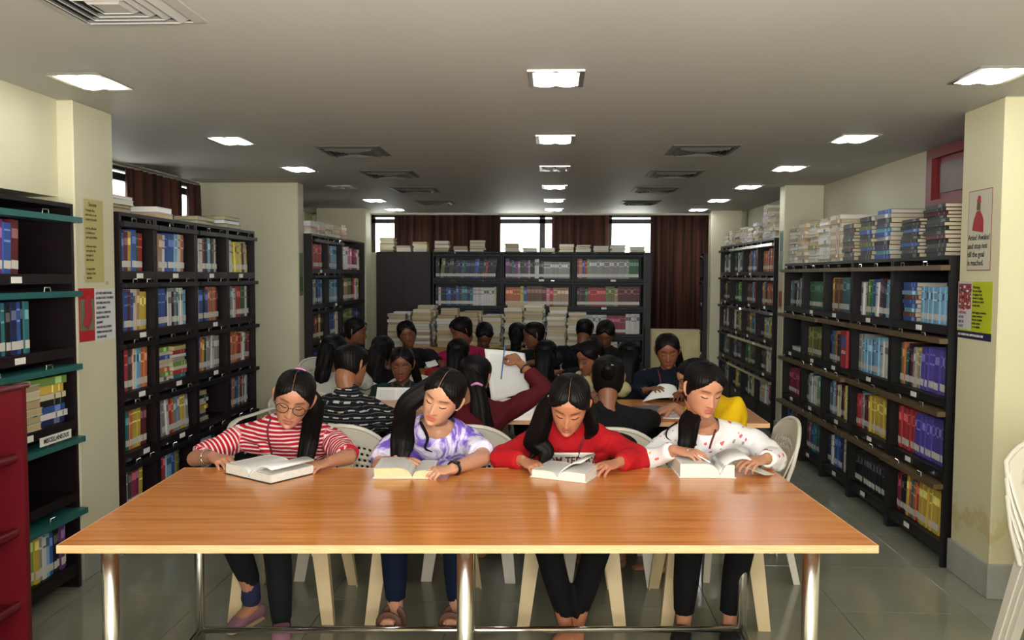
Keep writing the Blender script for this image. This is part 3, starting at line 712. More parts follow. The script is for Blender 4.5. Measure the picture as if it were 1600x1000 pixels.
# ================================================================== TABLES AND CHAIRS
tb = thing('reading_table', 'long orange-brown laminate reading table on chrome legs in the foreground', 'table', (-1.453, 2.354, 0), .0638)
TWd, TD = 2.43, .992
bx((0, 0, .728), (TWd, TD, .75)).build('tabletop', 'laminate', tb)
e = MB(); bx((0, -.0035, .727), (TWd, 0, .7505), e); bx((0, TD, .727), (TWd, TD+.003, .7505), e); bx((-.003, -.0035, .727), (0, TD+.003, .7505), e); bx((TWd, -.0035, .727), (TWd+.003, TD+.003, .7505), e)
e.build('edge_band', 'edge', tb)
def rod(name, P, r, mat, parent, n=20):
    m = MB(); m.loft(P, [r]*len(P), n=n, sub=1, cap=False, ref=(.3, 1, .2)); return m.build(name, mat, parent, smooth=True)
for x_ in (.105, 1.195, 2.27): rod('leg', [(x_, .10, 0), (x_, .10, .728)], .0255, 'chrome', tb)
for x_ in (.075, 1.185, 2.305): rod('leg', [(x_, .935, 0), (x_, .935, .728)], .0195, 'chrome', tb)
rod('foot_rail', [(.075, .935, .09), (2.305, .935, .09)], .013, 'chrome_bright', tb)
rod('foot_rail', [(.105, .10, .075), (.075, .935, .09)], .013, 'chrome_bright', tb); rod('foot_rail', [(2.27, .10, .075), (2.305, .935, .09)], .013, 'chrome_bright', tb)
rod('foot_rail', [(1.195, .10, .075), (1.185, .935, .09)], .013, 'chrome_bright', tb)
m = MB()
for x_ in (.105, 1.195, 2.27): m.box((x_, .10, .7265), (.08, .08, .003))
m.build('leg_plate', 'chrome', tb)
def table2(label, x0, x1, y0, y1):
    t_ = thing('reading_table', label, 'table', ((x0+x1)/2, (y0+y1)/2, 0)); w_, d_ = (x1-x0)/2, (y1-y0)/2
    bx((-w_, -d_, .728), (w_, d_, .75)).build('tabletop', 'laminate', t_)
    e = MB(); bx((-w_, -d_-.003, .727), (w_, -d_, .7505), e); bx((w_, -d_, .727), (w_+.003, d_, .7505), e); bx((-w_-.003, -d_, .727), (-w_, d_, .7505), e); e.build('edge_band', 'edge', t_)
    for a in (-w_+.08, w_-.08):
        for b in (-d_+.08, d_-.08): rod('leg', [(a, b, 0), (a, b, .728)], .022, 'chrome', t_)
    rod('foot_rail', [(-w_+.08, d_-.08, .09), (w_-.08, d_-.08, .09)], .012, 'chrome_bright', t_, 10)
table2('second reading table, where striped-shirt man and maroon-sleeved woman sit', -1.25, 1.18, 4.58, 5.42)
table2('farthest crowded reading table, before the book stacks', -1.6, .85, 6.42, 7.1)

def make_chair(label, loc, rz, mat='white_plastic', arms=False, group=None):
    """monobloc plastic chair; local front = -Y"""
    c_ = thing('plastic_chair', label, 'chair', loc, rz, group)
    # seat with drooping rim
    m = MB(); n = 14; V = []; F = []
    def sz(u, v):
        e_ = max(abs(u), abs(v)); return .435-.012*(1-u*u)*(1-v*v)*1.0-(.05*max(0, (e_-.86)/.14)**1.5)
    for j in range(n+1):
        for i_ in range(n+1):
            u, v = -1+2*i_/n, -1+2*j/n
            u = math.copysign(1-(1-abs(u))**1.4, u); v = math.copysign(1-(1-abs(v))**1.4, v)
            wv_ = .215-.02*(v+1)/2; V.append((u*wv_*math.sqrt(1-.12*v*v), v*.205*math.sqrt(1-.12*u*u), sz(u, v)))
    for j in range(n):
        for i_ in range(n): F.append((j*(n+1)+i_, j*(n+1)+i_+1, (j+1)*(n+1)+i_+1, (j+1)*(n+1)+i_))
    m.add(V, F); o = m.build('seat', mat, c_, smooth=True); s_ = o.modifiers.new('t', 'SOLIDIFY'); s_.thickness = .006
    # backrest, perforated grid of small slots, rounded top
    m = MB(); nu, nv = 33, 21; V = []; F = []
    for j in range(nv+1):
        v = j/nv
        for i_ in range(nu+1):
            u = -1+2*i_/nu; topz = .80-.085*abs(u)**2.6; z = .45+(topz-.45)*v; hw = .185+.035*math.sin(v*PI*.6)
            y = .195+.10*v-.045*u*u
            V.append((u*hw, y, z))
    for j in range(nv):
        for i_ in range(nu):
            if 4 <= j <= 15 and 4 <= i_ <= nu-5 and j % 2 == 0 and (i_+j//2) % 2 == 0: continue
            F.append((j*(nu+1)+i_, j*(nu+1)+i_+1, (j+1)*(nu+1)+i_+1, (j+1)*(nu+1)+i_))
    m.add(V, F); bk = m.build('backrest', mat, c_, smooth=True); s_ = bk.modifiers.new('t', 'SOLIDIFY'); s_.thickness = .007
    P = []
    for i_ in range(15):
        u = -1+2*i_/14; P.append((u*(.185+.035*math.sin(PI*.6)), .295-.045*u*u+.003, .80-.085*abs(u)**2.6))
    m = MB(); m.loft([(P[0][0]*.93, .19, .47), (P[0][0]*.985, .23, .6)]+P+[(P[-1][0]*.985, .23, .6), (P[-1][0]*.93, .19, .47)], [.011]*19, ref=(0, 1, 0), n=8, sub=1); m.build('rim', mat, bk, smooth=True)
    # legs: tapered L channels flaring outwards, with arched skirt
    for sx in (-1, 1):
        for sy in (-1, 1):
            m = MB(); top = (sx*.185, sy*.175); bot = (sx*.228, sy*(.20 if sy < 0 else .26))
            V = []; F = []; K = 7
            for k in range(K+1):
                q = k/K; cx, cy = top[0]+(bot[0]-top[0])*q, top[1]+(bot[1]-top[1])*q; z = .425*(1-q)
                wd = .072*(1-q)+.054*q+.12*max(0, 1-q*3.2)**2; dp = .045*(1-q)+.032*q+.03*max(0, 1-q*4.2)**2
                ox = cx+sx*.012; oy = cy+sy*.012; th = .007
                V += [(ox, oy, z), (ox-sx*wd, oy, z), (ox-sx*wd, oy-sy*th, z), (ox-sx*th, oy-sy*th, z), (ox-sx*th, oy-sy*dp, z), (ox, oy-sy*dp, z)]
            for k in range(K):
                for j in range(6): F.append((k*6+j, k*6+(j+1) % 6, (k+1)*6+(j+1) % 6, (k+1)*6+j))
            F.append(tuple(range(6))); F.append(tuple(range(K*6+5, K*6-1, -1))); m.add(V, F); m.build('leg', mat, c_)
    m = MB()
    m.box((0, -.196, .395), (.34, .006, .055)); m.box((0, .196, .395), (.34, .006, .055)); m.box((-.2, 0, .395), (.006, .32, .05)); m.box((.2, 0, .395), (.006, .32, .05)); m.build('apron', mat, c_)
    if arms:
        for sx in (-1, 1):
            m = MB(); m.loft([(sx*.215, .22, .70), (sx*.26, .15, .70), (sx*.275, 0, .675), (sx*.272, -.12, .655), (sx*.255, -.18, .60), (sx*.235, -.18, .44)], [(.016, .008), (.022, .008), (.026, .008), (.026, .008), (.022, .008), (.018, .008)], ref=(0, 0, 1), n=10, sub=4)
            m.build('armrest', mat, c_, smooth=True)
    return c_
CG = 'white plastic chairs in the front row'
make_chair('pale plastic chair under the woman in the striped top', (-1.20, 3.79, 0), PI+PI, 'beige_plastic', group=CG)
make_chair('pale plastic chair under the woman in purple tie-dye', (-.585, 3.80, 0), 0, 'beige_plastic', group=CG)
make_chair('pale plastic chair under the woman in red sweatshirt', (.09, 3.81, 0), 0, 'beige_plastic', group=CG)
make_chair('pale plastic chair under the woman in white printed sweatshirt', (.72, 3.84, 0), 0, 'beige_plastic', group=CG)
for k_ in range(3): make_chair('grey plastic chair at the right edge, %s of a stack' % ('lowest', 'middle', 'topmost')[k_], (1.985, 3.02+.01*k_, .065*k_), .1, 'white_plastic', group='stacked plastic chairs at the right edge')
make_chair('grey plastic armchair left of the striped-shirt man, beside the pillar', (-1.64, 4.93, 0), -.6, 'white_plastic', True)
for x_, y_, r_, lb in ((-1.06, 4.36, PI, 'plastic chair under the man in black dashed shirt'), (-.42, 4.40, PI, 'plastic chair under the woman with pink hair tie'), (.29, 4.38, PI, 'plastic chair under the woman with hair clip in black'),
                       (.98, 4.44, -PI/2, 'plastic chair under the bearded man in yellow'), (-1.03, 5.86, 0, 'plastic chair under the woman in dark green'), (.27, 5.82, 0, 'plastic chair under the person in pale yellow shirt'),
                       (.80, 5.86, 0, 'plastic chair under the woman in navy reading a sheet')):
    make_chair(lb, (x_, y_, 0), r_, 'white_plastic', group='plastic chairs around the second table')

# ================================================================== PEOPLE
HZ = np.array([-.111, -.107, -.099, -.085, -.065, -.045, -.02, 0, .02, .038, .055, .072, .088, .099, .105])
HW = np.array([.006, .023, .038, .050, .0585, .065, .0695, .0715, .0725, .073, .0715, .065, .050, .030, .006])
HF = np.array([.055, .076, .086, .0885, .088, .088, .087, .0855, .088, .089, .085, .073, .053, .030, .006])
HB = np.array([.0, .012, .024, .04, .058, .07, .082, .092, .099, .102, .100, .088, .066, .038, .006])
def _gs(x, m, s_): return np.exp(-((x-m)/s_)**2)
def face_disp(x, z):
    ax = np.abs(x); d = -.0105*_gs(ax, .031, .015)*_gs(z, .004, .011)
    d += .0075*_gs(ax, .031, .0115)*_gs(z, -.0005, .0085)
    d += .0035*_gs(ax, .028, .02)*_gs(z, .021, .006)
    q = np.clip((.014-z)/.052, 0, 1); under = 1/(1+np.exp(-(z+.0445)/.0016))
    d += (.003+.021*q**1.3)*np.exp(-(x/(.0062+.0042*q))**2)*under*(z < .02)*1/(1+np.exp((z-.012)/.003))
    d += .0085*_gs(ax, .0125, .0055)*_gs(z, -.039, .0055)
    d += .0048*_gs(x, 0, .019)*_gs(z, -.0605, .0046) + .0055*_gs(x, 0, .016)*_gs(z, -.0715, .0052) - .0035*_gs(x, 0, .022)*_gs(z, -.0658, .0020)
    d += -.004*_gs(x, 0, .016)*_gs(z, -.0835, .005) + .006*_gs(x, 0, .017)*_gs(z, -.098, .010)
    d += .0035*_gs(ax, .040, .018)*_gs(z, -.028, .018) - .0022*_gs(x, 0, .004)*_gs(z, -.051, .004)
    return d
def head_xyz(a, z):
    w = np.interp(z, HZ, HW); f = np.interp(z, HZ, HF); b = np.interp(z, HZ, HB); p = 2.25
    ca, sa = np.cos(a), np.sin(a); x = w*np.sign(ca)*np.abs(ca)**(2/p); y = np.where(sa > 0, f, b)*np.sign(sa)*np.abs(sa)**(2/p)
    y = y + np.where(sa > 0, face_disp(x, z)*np.clip(sa*1.6, 0, 1), 0)
    return x, y, z
def face_y(x, z):
    w = np.interp(z, HZ, HW); f = np.interp(z, HZ, HF); p = 2.25
    u = min(.999, abs(x)/w); sa = (1-u**p)**(1/2); return f*max(1e-6, (1-u**p))**(1/p)+face_disp(np.array(x), np.array(z))*min(1, sa*1.6)
def head_grid(na=104, nz=84, off=None):
    tt = np.linspace(0, 1, nz); z = -.111+.216*(.5-.5*np.cos(PI*tt)*.35-.5*(1-2*tt)*.65)
    A, Z = np.meshgrid(np.linspace(0, 2*PI, na, endpoint=False), z)
    x, y, zz = head_xyz(A.ravel(), Z.ravel()); V = np.stack([x, y, zz], 1); F = []
    for k in range(nz-1):
        for j in range(na): F.append((k*na+j, k*na+(j+1) % na, (k+1)*na+(j+1) % na, (k+1)*na+j))
    F.append(tuple(range(na-1, -1, -1))); F.append(tuple(range((nz-1)*na, nz*na)))
    return V, F, A.ravel(), Z.ravel()
HG = head_grid()
def rotm(yaw, pitch, roll):
    r = Matrix.Rotation(math.radians(roll), 3, 'Y') @ Matrix.Rotation(math.radians(yaw), 3, 'Z') @ Matrix.Rotation(math.radians(pitch), 3, 'X')
    B = Matrix(((-1, 0, 0), (0, -1, 0), (0, 0, 1)))   # local x = person's right, y = out of the face
    return np.array(r @ B)
def nrm(v): v = np.array(tuple(v), float); return v/(np.linalg.norm(v)+1e-9)
def hand_geo(mb, wrist, tip, thumb, curls, up=(0, 0, 1), sc=1.0, thumb_in=.5, spread=1.0):
    d = nrm(np.array(tuple(tip))-np.array(tuple(wrist))); w = np.array(tuple(wrist)); n = np.array(up, float); n -= d*n.dot(d); n = nrm(n)
    s_ = np.cross(n, d); 
    if s_.dot(np.array(thumb)) < 0: s_ = -s_
    P = [w-d*.012, w+d*.02*sc, w+d*.05*sc, w+d*.078*sc+n*.003]
    mb.loft(P, [(.019*sc, .026*sc), (.017*sc, .031*sc), (.015*sc, .038*sc), (.0125*sc, .038*sc)], ref=tuple(s_), n=14, sub=3)
    L = [.070, .079, .073, .057]; X = [.029, .0105, -.009, -.028]; Rr = [.0086, .0088, .0084, .0074]
    for k in range(4):
        base = w+d*(.080-.004*abs(k-1.2))*sc+s_*X[k]*sc+n*.002; a = math.radians(curls[k])*.45; p = base.copy(); pts = [w+d*.05*sc+s_*X[k]*.75*sc, p]
        dd = d+s_*(.10*(1.4-k))*spread; dd = nrm(dd)
        for fr_, seg in ((.46, 1), (.30, 1.25), (.24, .9)):
            v = dd*math.cos(a)-n*math.sin(a); p = p+v*L[k]*fr_*sc; pts.append(p); a += math.radians(curls[k])*.55*seg
        mb.loft(pts, [Rr[k]*sc*f_ for f_ in (1.1, 1.12, 1.0, .9, .72)], ref=tuple(s_), n=10, sub=3)
    # thumb leaves the side of the palm near its base
    p = w+d*.022*sc+s_*.024*sc-n*.004; v1 = nrm(d*.62+s_*.78-n*.25); pts = [p, p+v1*.034*sc]; v2 = nrm(d*.9+s_*(.55-.9*thumb_in)-n*.35); pts.append(pts[-1]+v2*.03*sc)
    v3 = nrm(d*.95+s_*(.3-1.1*thumb_in)-n*.3); pts.append(pts[-1]+v3*.025*sc)
    mb.loft(pts, [.0135*sc, .0115*sc, .0100*sc, .0078*sc], ref=tuple(n), n=10, sub=3)
def voxel(mb, size, name, smooth_it=2, fac=.5):
    o = mb.build(name+'_src', 'skin'); m = o.modifiers.new('r', 'REMESH'); m.mode = 'VOXEL'; m.voxel_size = size
    if smooth_it:
        sm = o.modifiers.new('s', 'SMOOTH'); sm.factor = fac; sm.iterations = smooth_it
    me = bpy.data.meshes.new_from_object(o.evaluated_get(bpy.context.evaluated_depsgraph_get())); me.name = name
    old = o.data; bpy.data.objects.remove(o); bpy.data.meshes.remove(old); me.materials.clear()
    me.polygons.foreach_set('use_smooth', [True]*len(me.polygons)); return me
def mverts(me):
    a = np.empty(len(me.vertices)*3); me.vertices.foreach_get('co', a); return a.reshape(-1, 3)
def link(me, name, mat, parent=None):
    me.materials.append(M[mat]); o = bpy.data.objects.new(name, me); COL.objects.link(o); o.parent = parent; return o
def segdist(V, a, b):
    a = np.array(tuple(a)); b = np.array(tuple(b)); ab = b-a; t_ = np.clip(((V-a)@ab)/(ab@ab), 0, 1); return np.linalg.norm(V-(a+t_[:, None]*ab), axis=1), t_*np.linalg.norm(ab)

def person(label, head, yaw, pitch, roll, J, top, trousers='black_cloth', skin='#8a5a3e', lips='#7a2a2a', sleeve='long', hair=None, vox=.0065, fine=False, male=False, neck_open=.0,
           legs=None, curls=((35, 40, 45, 50), (35, 40, 45, 50)), glasses=False, shoes=None, beard=False, group=None, hs=1.0, hsc=.92, collar=False, brows=True, handup=None, thumbin=(.5, .5)):
    """J: dict neck, chest, waist, pelvis, shA, elA, wrA, tipA and the same with B (A = the image's left side)"""
    J = {k: Vector(v) for k, v in J.items()}
    root = thing('person', label, 'person', (0, 0, 0), 0, group)
    R = rotm(yaw, pitch, roll)*hs; Hc = np.array(tuple(head))
    def hw(p): return Hc+R@np.array(p, float)
    # ---------------- body
    b = MB(); V, F, A, Z = HG; b.add(V@R.T+Hc, F)
    for sx in (-1, 1):
        m0 = MB(); m0.loft([(sx*.070, -.004, -.036), (sx*.077, -.010, -.012), (sx*.078, -.012, .014), (sx*.072, -.008, .026)], [(.006, .007), (.0075, .012), (.0065, .015), (.005, .009)], ref=(1, 0, 0), n=10, sub=3)
        for v_ in m0.v: b.add(v_@R.T+Hc, [])
        b.f += [[i_+b.nv-m0.nv for i_ in f] for f in m0.f]; b.c += [None]*len(m0.f); b.mi += [0]*len(m0.f)
    nb = J['neck']; n1 = hw((0, -.028, -.075)); n0 = Vector(tuple(n1)); hwp = .052 if not male else .06
    b.loft([nb-Vector((0, 0, .06)), nb, nb.lerp(n0, .55), n0, Vector(tuple(hw((0, -.02, -.03))))], [(hwp*.95, hwp*.8), (hwp*.95, hwp*.85), (hwp*.90, hwp*.92), (hwp*.98, hwp*1.05), hwp], ref=(0, 1, 0), n=16, sub=3)
    fwd = nrm((J['shB']-J['shA']).cross(Vector((0, 0, 1)))); 
    lat = nrm(J['shB']-J['shA'])
    k_ = 1.0 if male else .92
    def torso(mb, g, lo=True):
        P = [J['pelvis'], J['waist'], J['chest'], J['neck']*.45+(J['shA']+J['shB'])*.275-Vector((0, 0, .02)), J['neck']]
        Rr = [(.165*k_+g, .115+g), (.14*k_+g, .10+g), (.165*k_+g, .115+g), (.135*k_+g, .085+g), (.055+g*.7, .055+g*.7)]
        mb.loft(P, Rr, ref=tuple(fwd), n=22, sub=4)
        for s in 'AB':
            sh_ = J['sh'+s]; mid = J['neck'].lerp(sh_, .45)-Vector((0, 0, .012)); ch = J['chest'].lerp(sh_, .5)-Vector((0, 0, .01))
            mb.loft([J['neck']-Vector((0, 0, .02)), mid, sh_], [.045+g, .048+g, .048+g], n=12, sub=3); mb.loft([J['chest'], ch, sh_], [.075+g, .065+g, .05+g], n=12, sub=3)
            if not male:
                c = J['chest']+Vector(tuple(fwd*.062))+Vector(tuple(lat))*(.068 if s == 'B' else -.068)+Vector((0, 0, .005)); mb.loft([c-Vector(tuple(fwd))*.03, c+Vector(tuple(fwd))*.012], [.062+g, .05+g], n=14, sub=1, ref=(0, 0, 1))
    torso(b, -.006)
    for s in 'AB':
        sh_, el, wr = J['sh'+s], J['el'+s], J['wr'+s]
        b.loft([sh_, sh_.lerp(el, .5), el, el.lerp(wr, .3), el.lerp(wr, .7), wr], [.044*k_+.002, .040*k_, .034*k_+.002, .036*k_+.002, .027, (.0185, .024)], n=14, sub=3, ref=(0, 0, 1))
        th = Vector((0, 0, 1)).cross(J['tip'+s]-wr)
        if s == 'B': th = -th
        if 'th'+s in J: th = J['th'+s]
        hand_geo(b, wr, J['tip'+s], th, curls[0 if s == 'A' else 1], up=(handup or {}).get(s, (0, -.25, 1)), sc=hsc*(1.08 if male else 1), thumb_in=thumbin[0 if s == 'A' else 1])
    # legs
    if legs is None:
        f_ = Vector(tuple(fwd)); l_ = Vector(tuple(lat)); pv = J['pelvis']; legs = []
        for s in (-1, 1):
            hp = pv+l_*.085*s-Vector((0, 0, .01)); kn = Vector((pv.x, pv.y, 0))+f_*.36+l_*.11*s+Vector((0, 0, .50)); an = Vector((pv.x, pv.y, 0))+f_*.34+l_*.10*s+Vector((0, 0, .085)); legs.append((hp, kn, an, an+f_*.16+Vector((0, 0, -.055))))
    for hp, kn, an, toe in legs:
        b.loft([hp, hp.lerp(kn, .5), kn, kn.lerp(an, .35), an], [.075, .062, .048, .045, .032], n=12, sub=3, ref=(0, 1, 0))
        heel = Vector((an.x, an.y, max(.034, an.z-.055)))-Vector((toe.x-an.x, toe.y-an.y, 0)).normalized()*.03
        b.loft([an, heel.lerp(toe, .12), heel.lerp(toe, .6), toe], [(.03, .032), (.032, .034), (.036, .024), (.03, .014)], n=12, sub=3, ref=(0, 0, 1))
        if fine:
            dt = Vector((toe.x-an.x, toe.y-an.y, 0)).normalized(); lt = Vector((-dt.y, dt.x, 0))
            for q in range(5):
                p0 = toe+lt*(-.024+.012*q)-dt*.01; b.loft([p0, p0+dt*(.028-.003*abs(q-1))+Vector((0, 0, -.004))], [.0075, .006], n=8, sub=1)
    me = voxel(b, vox, 'person_body', 2 if fine else 1, .4 if fine else .5)
    Vv = mverts(me); loc = (Vv-Hc)@np.linalg.inv(R).T; base = np.array(lin(skin)); C_ = np.tile(base, (len(Vv), 1))
    x, y, z = loc.T
    nz = np.sin(x*140+3*np.sin(z*90))*np.sin(z*120)*.5
    lipm = (1/(1+np.exp(-((.0225*(1-((z+.066)/.0135)**2).clip(0, 1)**.5)-np.abs(x))/.0012)))*(np.abs(z+.066) < .0125)*(y > .06)
    C_ = C_*(1-lipm[:, None]*.62)+np.array(lin(lips))*lipm[:, None]*.62
    nost = np.exp(-((np.abs(x)-.0075)/.003)**2-((z+.0455)/.0022)**2)*(y > .085); C_ *= (1-.55*nost)[:, None]
    if beard:
        bm = (z < -.035)*(y > .0)*(1/(1+np.exp((z+.045+.02*(np.abs(x) > .04))/.004)))*(1-lipm)*(z > -.14)*(np.linalg.norm(loc[:, :2], axis=1) < .12); mo = np.exp(-((z+.053)/.004)**2)*(np.abs(x) < .03)*(y > .06)
        q = np.clip(bm*.85+mo*.9, 0, 1)[:, None]; C_ = C_*(1-q)+np.array([.012, .010, .009])*q
    if brows:   # thin painted brow hair, soft at both ends
        bz = .0205+.004*np.cos((np.abs(x)-.034)/.02*1.2)-.05*np.maximum(0, np.abs(x)-.040)
        br = np.exp(-((z-bz)/(.0036 if not male else .0044))**2)*(1/(1+np.exp(-(np.abs(x)-.012)/.0015)))*(1/(1+np.exp((np.abs(x)-.050)/.002)))*(y > .05); C_ = C_*(1-.95*br[:, None])+np.array([.01, .008, .007])*.95*br[:, None]
    at_ = me.color_attributes.new('Col', 'FLOAT_COLOR', 'POINT'); at_.data.foreach_set('color', np.concatenate([C_, np.ones((len(C_), 1))], 1).ravel())
    body = link(me, 'body', 'skin', root)
    # ---------------- eyes: lash line and lowered lids
    for sx in (-1, 1):
        P = []
        for q in range(9):
            xx = .0165+.029*q/8; zz = -.0045-.0035*(1-((xx-.031)/.0148)**2)+.0015*(q/8); P.append(tuple(hw((sx*xx, face_y(xx, zz)+.0007, zz))))
        m = MB(); m.loft(P, [.0006]+[.0019]*7+[.0007], n=6, sub=2, ref=tuple(R@np.array((0, 1, 0.)))); m.build('eyelashes', 'hair', root, smooth=True)
    # ---------------- top
    long = sleeve == 'long'
    tm_ = MB(); g = .010
    torso(tm_, g)
    arms_ = []
    for s in 'AB':
        sh_, el, wr = J['sh'+s], J['el'+s], J['wr'+s]; arms_.append((sh_, el, wr))
        if sleeve == 'long': P = [sh_, sh_.lerp(el, .5), el, el.lerp(wr, .35), el.lerp(wr, .82)]; Rr = [.058, .054, .052, .046, .036]
        elif sleeve == 'three': P = [sh_, sh_.lerp(el, .5), el, el.lerp(wr, .35), el.lerp(wr, .6)]; Rr = [.058, .054, .050, .046, .041]
        elif sleeve == 'elbow': P = [sh_, sh_.lerp(el, .5), sh_.lerp(el, .95)]; Rr = [.058, .055, .052]
        else: P = [sh_, sh_.lerp(el, .5), sh_.lerp(el, .80)]; Rr = [.059, .058, .058]
        tm_.loft(P, Rr, n=16, sub=4, cap=False, ref=(0, 0, 1))
        if long: c0 = el.lerp(wr, .74); tm_.loft([c0, el.lerp(wr, .86)], [.0375, .034], n=16, sub=1, cap=False)
    if collar: tm_.loft([J['neck'].lerp(n0, -.1), J['neck'].lerp(n0, collar)], [.062, .0585], n=18, sub=1, ref=(0, 1, 0))
    tv = .0055 if fine else .009
    me = voxel(tm_, tv, 'top', 3 if fine else 2, .5); Vv = mverts(me)
    ds, sv, su = [], [], []
    dt, _ = segdist(Vv, J['pelvis'], J['chest']); dt2, _ = segdist(Vv, J['chest'], J['neck']); dt3, _ = segdist(Vv, J['shA'], J['shB']); dtor = np.minimum(np.minimum(dt-.15, dt2-.12), dt3-.05)
    for sh_, el, wr in arms_:
        d1, t1 = segdist(Vv, sh_, el); d2, t2 = segdist(Vv, el, wr); L1 = (el-sh_).length
        ds.append(np.minimum(d1, d2)-.045); sv.append(np.where(d1 < d2, t1, L1+t2))
        ax_ = nrm(el-sh_); o1 = nrm(np.cross(ax_, (0, 0, 1))); o2 = np.cross(ax_, o1); rr = Vv-np.array(tuple(sh_)); su.append(np.arctan2(rr@o1, rr@o2)*.05)
    al = Vv@lat; nD = np.stack([dtor+.0, ds[0], ds[1]]); wh = np.argmin(nD, 0); shx = np.array(tuple(J['shA']))@lat; shy = np.array(tuple(J['shB']))@lat
    insid = (al > shx+.01) & (al < shy-.01); wh = np.where(insid, 0, wh)
    SV = np.where(wh == 0, Vv[:, 2]+.012*np.sin(al*9), np.where(wh == 1, sv[0], sv[1])); SU = np.where(wh == 0, al, np.where(wh == 1, su[0], su[1]))
    # folds
    rp_ = np.random.RandomState(abs(hash(label)) % 1000 if False else len(label)*7+len(BOOKS) % 5)
    dsp = np.zeros(len(Vv))
    for q in range(5):
        kx = rp_.normal(0, 26, 3); dsp += np.sin(Vv@kx+rp_.uniform(0, 6)+1.5*np.sin(Vv@kx[::-1]*.6))*.0022
    Nn = np.empty(len(Vv)*3); me.vertices.foreach_get('normal', Nn); Vn = Vv+Nn.reshape(-1, 3)*(dsp*(1.0 if fine else 1.6))[:, None]; me.vertices.foreach_set('co', Vn.ravel())
    for nm_, arr in (('sv', SV), ('su', SU)):
        a_ = me.attributes.new(nm_, 'FLOAT', 'POINT'); a_.data.foreach_set('value', arr.astype(np.float32))
    if neck_open:
        a_, b_, zo = neck_open; zc = J['neck'].z+zo; fr = (Vv-np.array(tuple(J['neck'])))@fwd; ll = (Vv-np.array(tuple(J['neck'])))@lat
        dd_ = np.where(Vv[:, 2] < zc, (ll/a_)**2+((Vv[:, 2]-zc)/b_)**2, (ll/a_)**2+((Vv[:, 2]-zc)/.2)**2)
        kill = (dd_ < 1) & ((fr > -.02) | (Vv[:, 2] > zc+.02)); bm = bmesh.new(); bm.from_mesh(me); bm.verts.ensure_lookup_table()
        bmesh.ops.delete(bm, geom=[bm.verts[int(q)] for q in np.nonzero(kill)[0]], context='VERTS')
        for _ in range(6):
            nw = {}
            for v_ in bm.verts:
                if v_.is_boundary:
                    nb_ = [e_.other_vert(v_) for e_ in v_.link_edges if e_.is_boundary]
                    if len(nb_) == 2: nw[v_] = v_.co*.4+(nb_[0].co+nb_[1].co)*.3
            for v_, c__ in nw.items(): v_.co = c__
        bm.to_mesh(me); bm.free()
    topo = link(me, 'top', top, root)
    # ---------------- trousers
    tr = MB(); tr.loft([J['pelvis']+Vector((0, 0, .07)), J['pelvis'], J['pelvis']-Vector((0, 0, .05))], [(.158*k_, .115), (.17*k_, .128), (.16*k_, .12)], ref=tuple(fwd), n=18, sub=3)
    for hp, kn, an, toe in legs:
        tr.loft([hp, hp.lerp(kn, .5), kn, kn.lerp(an, .45), an+Vector((0, 0, .045))], [.092, .082, .064, .056, .044], n=14, sub=4, cap=False, ref=(0, 1, 0))
    me = voxel(tr, .011, 'trousers', 2); link(me, 'trousers', trousers, root)
    # ---------------- shoes
    for (hp, kn, an, toe) in legs if shoes else []:
        m = MB(); dt_ = Vector((toe.x-an.x, toe.y-an.y, 0)).normalized(); h0 = Vector((an.x, an.y, .006))-dt_*.05; t0 = Vector((toe.x, toe.y, .006))+dt_*.028
        zl = max(.0, min(an.z, toe.z+.055)-.08); h0.z += zl; t0.z += max(0, toe.z-.03)
        m.loft([h0, h0.lerp(t0, .3), h0.lerp(t0, .7), t0], [(.030, .010), (.036, .010), (.044, .010), (.03, .009)], ref=(0, 0, 1), n=16, sub=4); so = m.build('sole', shoes[1], root, smooth=True)
        if shoes[0] == 'sandal':
            for f_ in (.42, .78):
                c = h0.lerp(t0, f_); lt = Vector((-dt_.y, dt_.x, 0)); zz = .075 if f_ < .5 else .055
                m = MB(); m.loft([c-lt*.042, c-lt*.036+Vector((0, 0, zz*.7)), c+Vector((0, 0, zz)), c+lt*.036+Vector((0, 0, zz*.7)), c+lt*.042], [(.016, .0045)]*5, ref=tuple(dt_), n=8, sub=4); m.build('strap', shoes[2], root, smooth=True)
        else:
            m = MB(); m.loft([h0+Vector((0, 0, .035)), h0.lerp(t0, .3)+Vector((0, 0, .038)), h0.lerp(t0, .65)+Vector((0, 0, .028)), t0+Vector((0, 0, .016))-dt_*.008], [(.030, .032), (.036, .036), (.042, .028), (.028, .014)], ref=(0, 0, 1), n=16, sub=4); m.build('shoe', shoes[2], root, smooth=True)
            if len(shoes) > 3: m = MB(); m.loft([an+Vector((0, 0, -.03)), an+Vector((0, 0, .05))], [.043, .038], n=12, sub=1); m.build('sock', shoes[3], root, smooth=True)
    # ---------------- hair
    hair = hair or {}
    V, F, A, Z = HG; phi = np.degrees(np.abs((A-PI/2+PI) % (2*PI)-PI))   # 0 = front, 180 = back
    zf = hair.get('front', .070)-.004; zf = min(zf, .088); pw = 2.0 if male else 1.25; zh = zf+.008*(not male)-.066*np.clip(phi/68, 0, 1)**pw+.0012*np.sin(phi*.9)+.0008*np.sin(phi*2.3)
    zh = np.where(phi > 70, zf-.058-(phi-70)*.0022, zh); zh = np.where(phi > 105, -.080 if not male else -.055, zh) if not hair.get('cover') else np.where(phi > hair['cover'], -.10, zh)
    sm = 1/(1+np.exp(-np.clip((Z-zh)/.0075, -40, 40))); vol = hair.get('vol', .015)*.72
    off = -.010+(vol+.010)*sm; cen = V-np.array([0, -.01, .0]); nr = cen/np.linalg.norm(cen, axis=1)[:, None]
    part = hair.get('part', None)
    if part is not None: off = off-.005*np.exp(-((V[:, 0]-part)/.004)**2)*(V[:, 2] > .03)*(V[:, 1] > -.04)*sm
